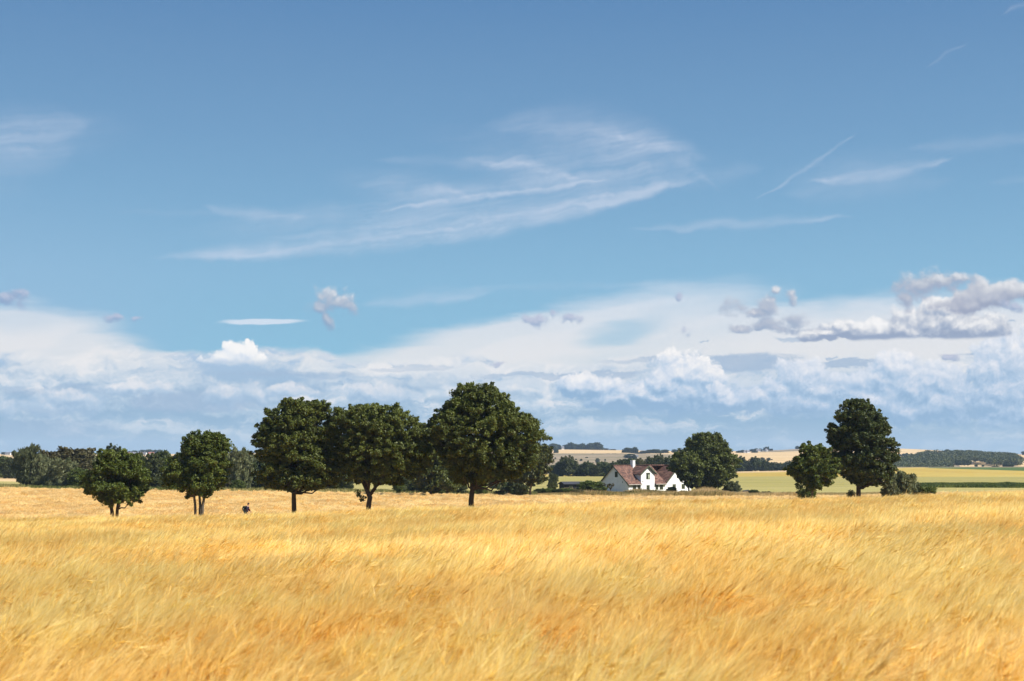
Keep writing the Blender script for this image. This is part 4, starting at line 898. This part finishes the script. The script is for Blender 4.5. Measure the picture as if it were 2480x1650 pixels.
def shed():
    b = ground_at(1366, 345.0); root = empty('shed', b, R(20)); thing(root, 'low black wooden shed with grey roof left of the farmhouse', 'shed')
    m = MB(); m.box(0, 6.2, 0, 3.4, -.3, 2.0); m.build('wall', M['tar'], root)
    r = MB(); r.slab((-.3, -.4, 1.98), (6.5, -.4, 1.98), (6.5, 1.7, 2.55), (-.3, 1.7, 2.55), (0, 0, -.1)); r.slab((-.3, 1.702, 2.55), (6.5, 1.702, 2.55), (6.5, 3.8, 1.98), (-.3, 3.8, 1.98), (0, 0, -.1))
    r.build('roof', M['felt'], root)
    g_ = MB(); g_.add([(-.002, 0, 2.0), (-.002, 3.4, 2.0), (-.002, 1.7, 2.42)], [(0, 2, 1)]); g_.build('gable', M['tar'], root)
    window(root, 1.2, 2.1, .9, 1.6, 'front', 0.0, 1); d = MB(); d.box(3.6, 4.5, -.04, -.002, 0, 1.85); d.build('door', M['board'], root)
shed()
def cover():
    b = ground_at(1800, 335.0); root = empty('trailer', b, R(8)); thing(root, 'low trailer under a black cover in the dry grass right of the farmhouse tree', 'trailer')
    m = MB(); m.hexa([(-.9, -.7, .45), (1.0, -.7, .45), (1.0, .7, .45), (-.9, .7, .45), (-.8, -.5, .75), (.8, -.5, .95), (.8, .5, .95), (-.8, .5, .75)]); m.build('cover', M['felt'], root)
    for y in (-.72, .72):
        w = MB(); w.tube([(0, y - .09, .3), (0, y + .09, .3)], [.3, .3], 14); w.build('wheel', M['tar'], root)
cover()

def house(name, label, px, D, wd, dp, h, rh, rz, wall='greyw', roof='greyroof', group=None):
    b = ground_at(px, D); root = empty(name, b, R(rz)); thing(root, label, 'house', group)
    wd, dp, h, rh = wd * .6, dp * .6, h * .65, rh * .65
    m = MB(); m.box(-wd / 2, wd / 2, -dp / 2, dp / 2, -1, h); m.add([(-wd / 2, -dp / 2, h), (-wd / 2, dp / 2, h), (-wd / 2, 0, h + rh * .97)], [(0, 2, 1)]); m.add([(wd / 2, -dp / 2, h), (wd / 2, dp / 2, h), (wd / 2, 0, h + rh * .97)], [(0, 1, 2)])
    m.build('wall', M[wall], root)
    r = MB(); a, c = wd / 2 + .4, dp / 2 + .4; z0 = h - .3
    r.slab((-a, -c, z0), (a, -c, z0), (a, 0, h + rh), (-a, 0, h + rh), (0, 0, -.2)); r.slab((-a, .003, h + rh), (a, .003, h + rh), (a, c, z0), (-a, c, z0), (0, 0, -.2)); ro = r.build('roof', M[roof], root)
    q = MB(); q.box(-.3, .3, -.25, .25, h + rh - .3, h + rh + .7); q.build('chimney', M['white'], ro)
    for i in range(max(2, int(wd // 5))):
        x = -wd / 2 + (i + .5) * wd / max(2, int(wd // 5)); f = MB(); f.box(x - .6, x + .6, -dp / 2 - .05, -dp / 2 - .002, h * .35, h * .75); f.build('window', M['glass'], root)
house('house', 'tiny white house at the edge of the tallest oak, below the crest', 1320.5, 2320, 10, 8, 4, 5, 60, 'white')
house('barn', 'grey barn roof at the right end of the first crest trees', 1359, 2930, 16, 10, 5, 6, 20, 'greyw')
house('house', 'pale house among the hill trees above the farmhouse chimney', 1538, 2030, 9, 7, 3, 3, 10, 'white')
for i, (px, w_) in enumerate([(1801.5, 9), (1807.5, 11), (1852, 10), (1833, 14)]):
    house('house', ['white-gabled hill house, left one of the bright pair on the crest', 'white-gabled hill house, right one of the bright pair on the crest', 'white hill house under the tallest crest trees, furthest right', 'long pale farm building between the crest tree groups'][i],
          px, 2690 if i < 2 else 2880, w_, 8, 3.5, 4, [10, 30, 40, 5][i], 'white', 'greyroof', 'houses on the crest')
for i, (px, w_) in enumerate([(2327, 10), (2335, 14), (2341, 10)]):
    house('house', '%s white house in the clearing of the right-hand wood' % ['leftmost', 'middle', 'rightmost'][i], px, 1960, w_, 8, 3.5, 3, [0, 10, -10][i], 'white', 'greyroof', 'houses in the wood clearing')
for i, (px, rz) in enumerate([(312, 20), (322, -10), (328, 30), (346, 5), (356, -20), (372, 10), (44, 0), (56, 15), (28, -10)]):
    house('house', '%s village house on the left skyline' % ['brick-roofed first', 'second', 'third', 'fourth', 'fifth', 'sixth', 'far left last', 'far left second', 'far left first'][i] + (' between thicket and three-stemmed tree' if i < 6 else ' beyond the dark trees'),
          px, 2600, 11 + i % 3 * 3, 8, 4.5, 4, rz, 'white' if i % 3 else 'greyw', 'redroof' if i % 2 else 'greyroof', 'village houses at the left')

# ------------------------------------------------------------------ dry grass by the hedge and verge
def blades(name, label, px0, px1, d0, d1, n, hgt_, wd, mat, seed, lean=.35, jit=None, hf=None):
    rng = np.random.default_rng(seed); px = rng.uniform(px0, px1, n); D = rng.uniform(d0, d1, n)
    x = (px - CX) / F * D; cl = vnoise(np.stack([x * .25, D * .25, D * 0], 1), seed); k = cl > .28; x, D, cl, px = x[k], D[k], cl[k], px[k]; n = len(x)
    z = hgt(x, D); h = hgt_ * rng.uniform(.5, 1.1, n) * (.55 + cl * .8)
    if hf is not None: h *= hf(px) * (.35 + 1.1 * vnoise(np.stack([x * .16, D * .05, D * 0 + 3], 1), seed + 4))
    th = rng.uniform(0, np.pi, n); w = wd * rng.uniform(.6, 1.3, n); dx, dy = np.cos(th) * w / 2, np.sin(th) * w / 2
    lx = h * lean * rng.normal(.5, .5, n); ly = h * lean * rng.normal(0, .5, n)
    V = np.stack([np.stack([x - dx, D - dy, z - .05], 1), np.stack([x + dx, D + dy, z - .05], 1),
                  np.stack([x + dx * .6 + lx * .5, D + dy * .6 + ly * .5, z + h * .65], 1), np.stack([x - dx * .3 + lx, D - dy * .3 + ly, z + h], 1)], 1).reshape(-1, 3)
    t = np.clip(rng.normal(.5, .2, n) + (vnoise(np.stack([x * .12, D * .12, D * 0 + 5], 1), seed + 2) - .5) * .9, 0, 1)
    kind(link(name, np_mesh(name, V, np.arange(n * 4).reshape(n, 4), M[mat], tone=t)), 'stuff', label)
M['drygrass'] = leafy('dry_grass_blade', (.20, .19, .06), (.56, .40, .18), (.78, .60, .36), .45)
M['greengrass'] = leafy('verge_grass_blade', (.08, .11, .02), (.18, .19, .05), (.40, .33, .13), .25)
blades('dry_grass', 'tall dry reddish grass growing in front of the farmhouse', 1290, 2160, 302, 330, 70000, 1.05, .08, 'drygrass', 31, hf=lambda p: np.interp(p, [1290, 1380, 1450, 1700, 1800, 1900, 2160], [.6, 1, 1.2, 1.1, 1, .7, .5]))
blades('verge_grass', 'green and straw grass along the hedge on the left', -120, 1300, 299, 322, 36000, .7, .11, 'greengrass', 32)
blades('beet_leaves', 'dark green leafy crop strip at the right edge', 2190, 2640, 375, 430, 26000, .55, .4, 'lime', 33, lean=.6)

# ------------------------------------------------------------------ barley: clumps of bent stalks with drooping bearded ears, set over the field as one mass
def stalkfn(dark, mid, light, trans, patch=.60, green=.12):
    def fn(g):
        t = attr(g, 'tone'); p = gpos(g); x, y, z = g.sep(p)
        n = g.noise(g.xyz(x * .35, y * .22, 0.0), 1.0, 5, .6); n2 = g.noise(g.xyz(x * 2.2, y * 1.0, 3.0), 1.0, 4, .6)
        k = g.ss(n * .7 + n2 * .3, .40, .60)
        c = g.ramp(t, [(0, dark), (.5, mid), (1, light)])
        c = g.mix((1.0 - k) * patch, c, g.mix(1.0, c, (1.02, .77, .42), 'MULTIPLY'))          # riper, more orange patches
        gr = g.ss(g.noise(g.xyz(x * .6 + 9, y * .3, 6.0), 1.0, 5, .6), .56, .68)
        c = g.mix(gr * green, c, g.mix(1.0, c, (.72, .86, .45), 'MULTIPLY'))                     # patches still green
        pl = g.ss(g.noise(g.xyz(x * .8 + 3, y * .34, 11.0), 1.0, 5, .6), .52, .68)
        c = g.mix(pl * .6, c, g.mix(.5, c, (1.0, .86, .46)))                                # bleached plumes
        pr = princ(g, c, .5, .35)
        tr = g.n.new('ShaderNodeBsdfTranslucent'); g.put(tr.inputs[0], c)
        mx = g.n.new('ShaderNodeMixShader'); mx.inputs[0].default_value = trans
        g.l.new(pr, mx.inputs[1]); g.l.new(tr.outputs[0], mx.inputs[2]); return mx.outputs[0]
    return fn
M['barley'] = material('ripe_barley', stalkfn((.62, .37, .05), (.93, .71, .18), (.98, .88, .48), .46))

M['farbarley'] = material('pale_barley', stalkfn((.66, .46, .16), (.88, .71, .34), (.96, .88, .62), .42, .4, .15))
def barley_clump(name, size, n, seed, nawn, wk, h0=.86, mat='barley'):
    """n stalks on a square of that size; wk widens the thin pieces in clumps meant for the distance"""
    rng = np.random.default_rng(seed); V = []; Fq = []; T = []
    def quad(a, b, c, d, t):
        i = len(V); V.extend([a, b, c, d]); Fq.append((i, i + 1, i + 2, i + 3)); T.append(t)
    for _ in range(n):
        bx, by = rng.uniform(-size / 2, size / 2, 2); h = h0 * rng.uniform(.86, 1.08); ln = rng.uniform(.16, .42); az = rng.normal(0, .38)
        d = np.array([math.cos(az), math.sin(az), 0.0]); sd = np.array([-d[1], d[0], 0.0]); ph = rng.uniform(0, np.pi); wv = np.array([math.cos(ph), math.sin(ph), 0])
        base = np.array([bx, by, 0.0]); tn = rng.normal(.48, .14); w = .0035 * wk
        pts = [base + d * ln * h * f ** 2.2 + np.array([0, 0, h * f * (1 - .10 * f)]) for f in (.25, .62, .86, 1.0)]
        for a, b in zip(pts[:-1], pts[1:]): quad(a - wv * w, a + wv * w, b + wv * w * .8, b - wv * w * .8, tn - .12)
        # ear: bends over, carries long awns
        e0 = pts[-1]; dr = rng.normal(.72, .32) if rng.random() < .82 else rng.uniform(-.8, .2); ed = d * math.cos(dr) + np.array([0, 0, math.sin(dr)]); ed /= np.linalg.norm(ed); L = rng.uniform(.07, .10); e1 = e0 + ed * L
        u = np.cross(ed, sd); ew = .0065 * max(1, wk * .6); et = rng.normal(.46, .13)
        for ax in (sd, u): quad(e0, e0 + ed * L * .45 + ax * ew, e1, e0 + ed * L * .45 - ax * ew, et)
        for k in range(nawn):
            s0 = e0 + ed * L * rng.uniform(.1, .9); sp = rng.normal(0, .15, 3); ad = ed + sp + np.array([0, 0, .10]); ad /= np.linalg.norm(ad); al = rng.uniform(.12, .20)
            pw = np.cross(ad, rng.normal(size=3)); pw *= .0011 * wk / np.linalg.norm(pw); e_ = s0 + ad * al
            quad(s0 - pw, s0 + pw, e_ + pw * .25, e_ - pw * .25, rng.normal(.72, .14))
        if rng.random() < .6:      # a dry leaf blade
            z0 = rng.uniform(.3, .75) * h; a_ = rng.uniform(0, 6.28); ld = np.array([math.cos(a_) + .6, math.sin(a_), -.2]); ld /= np.linalg.norm(ld); p0 = base + d * ln * h * (z0 / h) ** 2.2 + np.array([0, 0, z0])
            q = np.cross(ld, (0, 0, 1)) * .005 * max(1, wk * .7); m1 = p0 + ld * .10 + np.array([0, 0, .05]); m2 = p0 + ld * .22
            quad(p0 - q, p0 + q, m1 + q, m1 - q, rng.normal(.3, .15)); quad(m1 - q, m1 + q, m2 + q * .2, m2 - q * .2, rng.normal(.3, .15))
    me = np_mesh(name, np.array(V), np.array(Fq), M[mat], tone=np.clip(T, 0, 1))
    return me
def scatter(name, label, protos, P, rot, scl):
    """one object: points that carry instanced clumps"""
    c = bpy.data.collections.new(name + '_clumps')
    for i, me in enumerate(protos):
        c.objects.link(bpy.data.objects.new('clump_%02d' % i, me))
    me = bpy.data.meshes.new(name); n = len(P); me.vertices.add(n); me.vertices.foreach_set('co', np.asarray(P, np.float32).ravel())
    a = me.attributes.new('rot', 'FLOAT_VECTOR', 'POINT'); a.data.foreach_set('vector', np.asarray(rot, np.float32).ravel())
    a = me.attributes.new('scl', 'FLOAT_VECTOR', 'POINT'); a.data.foreach_set('vector', np.asarray(scl, np.float32).ravel())
    o = link(name, me); ng = bpy.data.node_groups.new(name, 'GeometryNodeTree')
    ng.interface.new_socket('Geometry', in_out='INPUT', socket_type='NodeSocketGeometry'); ng.interface.new_socket('Geometry', in_out='OUTPUT', socket_type='NodeSocketGeometry')
    N, Lk = ng.nodes, ng.links
    gi = N.new('NodeGroupInput'); go = N.new('NodeGroupOutput'); mp = N.new('GeometryNodeMeshToPoints'); ip = N.new('GeometryNodeInstanceOnPoints')
    ci = N.new('GeometryNodeCollectionInfo'); ci.inputs['Collection'].default_value = c; ci.inputs['Separate Children'].default_value = True; ci.inputs['Reset Children'].default_value = True
    ra = N.new('GeometryNodeInputNamedAttribute'); ra.data_type = 'FLOAT_VECTOR'; ra.inputs['Name'].default_value = 'rot'
    sa = N.new('GeometryNodeInputNamedAttribute'); sa.data_type = 'FLOAT_VECTOR'; sa.inputs['Name'].default_value = 'scl'
    er = N.new('FunctionNodeEulerToRotation')
    Lk.new(gi.outputs[0], mp.inputs['Mesh']); Lk.new(mp.outputs[0], ip.inputs['Points']); Lk.new(ci.outputs[0], ip.inputs['Instance'])
    ip.inputs['Pick Instance'].default_value = True
    Lk.new(ra.outputs['Attribute'], er.inputs[0]); Lk.new(er.outputs[0], ip.inputs['Rotation']); Lk.new(sa.outputs['Attribute'], ip.inputs['Scale']); Lk.new(ip.outputs[0], go.inputs[0])
    m = o.modifiers.new('scatter', 'NODES'); m.node_group = ng
    kind(o, 'stuff', label); return o
def field_points(d0, d1, step, seed, spread=.46, side=4.0):
    rng = np.random.default_rng(seed); pts = []; D = d0
    while D < d1:
        hw = spread * D + side; n = int(2 * hw / step) + 1
        x = np.linspace(-hw, hw, n) + rng.uniform(-.5, .5, n) * step; y = D + rng.uniform(-.5, .5, n) * step; pts.append(np.stack([x, y], 1)); D += step
    return np.concatenate(pts)
def swell(x, y):
    q = np.stack([x * .22, y * .10, x * 0], 1); q2 = np.stack([x * .7, y * .35, x * 0 + 4], 1); q3 = np.stack([x * 2.2, y * 1.3, x * 0 + 8], 1)
    return (vnoise(q, 1) - .5) * .9 + (vnoise(q2, 2) - .5) * .7 + (vnoise(q3, 3) - .5) * .85
def sow(name, label, protos, d0, d1, step, seed, side=4.0, amp=.26, spread=.46, keep=None):
    xy = field_points(d0, d1, step, seed, spread, side); rng = np.random.default_rng(seed + 1); x, y = xy[:, 0], xy[:, 1]
    if keep is not None: k = keep(x, y); x, y = x[k], y[k]
    n = len(x); s = swell(x, y); z = hgt(x, y)
    tilt = .14 + s * .42 + rng.normal(0, .13, n)                # the wind lays the crop towards the right, more in the hollows
    turn = (vnoise(np.stack([x * .3, y * .18, x * 0 + 2], 1), 7) - .5) * 1.3 + rng.normal(0, .16, n)
    rot = np.stack([rng.normal(0, .08, n), tilt, turn], 1); sc = rng.uniform(.92, 1.08, n)
    scl = np.stack([sc, sc, sc * (1 + s * amp)], 1)
    return scatter(name, label, protos, np.stack([x, y, z], 1), rot, scl)
near = [barley_clump('clump', .42, 74, 100 + i, 9, 1.0) for i in range(8)]
midc = [barley_clump('clump', .50, 66, 120 + i, 6, 1.9) for i in range(6)]
farc = [barley_clump('clump', .75, 90, 140 + i, 4, 3.0) for i in range(5)]
sow('barley', 'ripe golden bearded barley in the foreground, bent by the wind', near, 2.6, 16, .36, 200, 2.2)
sow('barley', 'ripe barley of the middle foreground up to the brow of the field', midc, 16, 40, .42, 210, 3.0)
sow('barley', 'ripe barley along the brow of the near field', farc, 40, 74, .64, 220, 4.0)
far2 = [barley_clump('clump', 2.2, 170, 160 + i, 1, 8.0, h0=.52, mat='farbarley') for i in range(4)]
sow('barley', 'pale smooth barley in the sunken field behind the row of trees', far2, 76, 299, 1.9, 230, 8.0, amp=.05, spread=.43, keep=lambda x, y: ((y + .22 * x) % 19.0) > 1.1)

# ------------------------------------------------------------------ the walker
def skin_mesh(name, nodes, edges, mat, sub=2):
    """connected joints with radii grown into one tapering surface"""
    me = bpy.data.meshes.new(name); me.from_pydata([n[0] for n in nodes], edges, []); o = bpy.data.objects.new(name, me); COL.objects.link(o)
    m = o.modifiers.new('skin', 'SKIN'); 
    for i, n in enumerate(nodes):
        r = n[1]; me.skin_vertices[0].data[i].radius = r if isinstance(r, tuple) else (r, r)
        me.skin_vertices[0].data[i].use_root = i == 0
    s = o.modifiers.new('sub', 'SUBSURF'); s.levels = sub; s.render_levels = sub
    dg = bpy.context.evaluated_depsgraph_get(); dg.update(); ev = bpy.data.meshes.new_from_object(o.evaluated_get(dg)); bpy.data.objects.remove(o)
    ev.name = name; ev.materials.clear(); ev.materials.append(mat); ev.polygons.foreach_set('use_smooth', [True] * len(ev.polygons)); return ev
def add_skin_layer(me):
    pass
def cloth(name, c, r=.85):
    return material(name, lambda g: princ(g, g.mix(g.noise(objc(g), 14.0, 5), tuple(v * .7 for v in c), tuple(min(1, v * 1.3) for v in c)), r, .2, g.noise(objc(g), 30.0, 4), .2, .01))
def walker():
    D = 120.0; px = 603.0; b = ground_at(px, D); b.z = float(zrow(1219.2, D)) - 1.60
    root = empty('person', b); thing(root, 'person in dark jacket and jeans walking bent forward with a black backpack', 'person')
    SK = cloth('skin', (.42, .25, .18), .6); JK = cloth('dark_jacket', (.018, .016, .035)); JN = cloth('jeans', (.05, .09, .14)); HR = cloth('dark_hair', (.02, .013, .010)); BG = cloth('black_bag', (.014, .018, .014)); SH = cloth('shoe', (.03, .025, .02))
    # x: walking direction, y: away from the camera (far side +), z up
    hip = (-.02, 0, .93); che = (.07, 0, 1.25); nk = (.12, 0, 1.41); hd = (.175, 0, 1.50)
    nodes = [(hip, (.13, .16)), ((.02, 0, 1.08), (.115, .14)), (che, (.125, .17)), ((.105, 0, 1.34), (.085, .12)), (nk, .052), ((.15, 0, 1.455), .062), (hd, (.098, .088)), ((.185, 0, 1.575), (.09, .082)),
             ((.12, -.19, 1.32), .058), ((.07, -.24, 1.06), .044), ((.20, -.22, .86), .033), ((.235, -.215, .81), .03),
             ((.12, .19, 1.32), .058), ((.15, .23, 1.06), .044), ((.32, .18, .93), .033), ((.36, .17, .91), .03),
             ((-.06, -.10, .86), .095), ((.16, -.10, .50), .065), ((.10, -.10, .12), .042), ((.12, -.10, .05), .045), ((.24, -.10, .03), .034),
             ((-.12, .10, .86), .095), ((-.08, .10, .48), .065), ((-.36, .10, .20), .042), ((-.37, .10, .12), .045), ((-.27, .10, .05), .034)]
    ed = [(0, 1), (1, 2), (2, 3), (3, 4), (4, 5), (5, 6), (6, 7), (3, 8), (8, 9), (9, 10), (10, 11), (3, 12), (12, 13), (13, 14), (14, 15), (0, 16), (16, 17), (17, 18), (18, 19), (19, 20), (0, 21), (21, 22), (22, 23), (23, 24), (24, 25)]
    # fingers of both hands, face: nose, ears
    for (h, s) in ((11, -1), (15, 1)):
        hx, hy, hz = nodes[h][0]
        for k, (dy, ln) in enumerate([(-.030, .062), (-.010, .075), (.010, .072), (.030, .055)]):
            i = len(nodes); nodes += [((hx + .022, hy + dy, hz - .03), .010), ((hx + .03, hy + dy * 1.1, hz - .03 - ln * .5), .009), ((hx + .012, hy + dy, hz - .03 - ln), .008)]; ed += [(h, i), (i, i + 1), (i + 1, i + 2)]
        i = len(nodes); nodes += [((hx + .03, hy - s * .035, hz - .005), .011), ((hx + .055, hy - s * .03, hz - .035), .009)]; ed += [(h, i), (i, i + 1)]
    me = skin_mesh('body', nodes, ed, SK); link('body', me, root)
    fc = MB(); fc.tube([(.27, 0, 1.515), (.298, 0, 1.488), (.285, 0, 1.478)], [.008, .014, .010], 6); fc.build('nose', SK, root, True)
    for s in (-1, 1):
        e = MB(); e.tube([(.20, s * .070, 1.515), (.195, s * .086, 1.50), (.20, s * .074, 1.475)], [.009, .014, .008], 6); e.build('ear', SK, root, True)
        e = MB(); e.tube([(.272, s * .028, 1.512), (.284, s * .028, 1.511)], [.010, .007], 8); e.build('eye', HR, root, True)
    mo = MB(); mo.tube([(.277, -.022, 1.452), (.284, 0, 1.450), (.277, .022, 1.452)], [.004, .006, .004], 6); mo.build('mouth', cloth('lip', (.30, .10, .09)), root, True)
    def shell(name, sel, k, mat):
        nn = [nodes[i] for i in sel]; mp = {v: i for i, v in enumerate(sel)}
        nn = [(p, tuple(r_ + k for r_ in r) if isinstance(r, tuple) else r + k) for p, r in nn]
        link(name, skin_mesh(name, nn, [(mp[a], mp[c]) for a, c in ed if a in mp and c in mp], mat), root)
    shell('jacket', [0, 1, 2, 3, 8, 9, 10, 12, 13, 14], .022, JK)
    shell('jeans', [0, 16, 17, 18, 21, 22, 23], .02, JN)
    shell('shoe', [19, 20], .012, SH); shell('shoe', [24, 25], .012, SH)
    hv, hf = [], []
    nu, nv = 18, 9
    for j in range(nv + 1):
        for i in range(nu):
            a_, q_ = i / nu * 2 * math.pi, j / nv * math.pi * .62; cut = 1.0 - .28 * max(0, math.cos(a_)) * (j / nv)      # shorter over the brow
            q_ *= cut; wob = 1 + .03 * math.sin(a_ * 5 + j)
            p_ = Vector((math.sin(q_) * math.cos(a_) * .108 * wob, math.sin(q_) * math.sin(a_) * .093 * wob, math.cos(q_) * .112)); p_.rotate(Matrix.Rotation(-.25, 3, 'Y')); hv.append(p_ + Vector((.172, 0, 1.54)))
    for j in range(nv):
        for i in range(nu): hf.append((j * nu + i, j * nu + (i + 1) % nu, (j + 1) * nu + (i + 1) % nu, (j + 1) * nu + i))
    hm = MB(); hm.add(hv, hf); hm.build('hair', HR, root, True)
    # backpack: rounded tall body, lid, pocket with a pale label patch, straps
    bb = [((-.22, 0, .98), (.15, .17)), ((-.19, 0, 1.17), (.17, .18)), ((-.14, 0, 1.40), (.15, .16))]
    bag = link('backpack', skin_mesh('backpack', bb, [(0, 1), (1, 2)], BG), root)
    m = MB(); m.box(-.30, -.10, -.20, -.165, 1.0, 1.16); m.build('pocket', BG, bag)
    m = MB(); m.box(-.24, -.185, -.208, -.191, 1.12, 1.16); m.build('reflector', M['white'], bag)
    for s in (-1, 1):
        t = MB(); t.tube([(-.06, s * .11, 1.36), (.06, s * .12, 1.40), (.20, s * .12, 1.28), (.15, s * .13, 1.08), (-.10, s * .13, 1.0)], [.018] * 5, 6); t.build('strap', BG, bag)
    m = MB(); m.tube([(.22, -.20, 1.16), (.30, -.18, 1.06), (.27, -.18, .96)], [.055, .075, .05], 8); m.build('red_bag', cloth('dark_red_cloth', (.10, .012, .015)), root, True)
walker()

# ------------------------------------------------------------------ air
def haze():
    m = MB(); m.box(-7000, 7000, -400, 5600, -75, 75); me = m.mesh('haze', None) if False else None
    me = bpy.data.meshes.new('haze'); me.from_pydata(m.v, [], m.f); mt = bpy.data.materials.new('haze'); mt.use_nodes = True; nt = mt.node_tree; nt.nodes.clear()
    out = nt.nodes.new('ShaderNodeOutputMaterial'); v = nt.nodes.new('ShaderNodeVolumePrincipled'); v.inputs['Color'].default_value = (.52, .72, 1.0, 1)
    v.inputs['Density'].default_value = HAZE; v.inputs['Anisotropy'].default_value = 0.0; nt.links.new(v.outputs[0], out.inputs['Volume']); me.materials.append(mt)
    o = link('haze', me); kind(o, 'stuff', 'thin blue haze over the far hills'); return o
HAZE = 0.00006
haze()
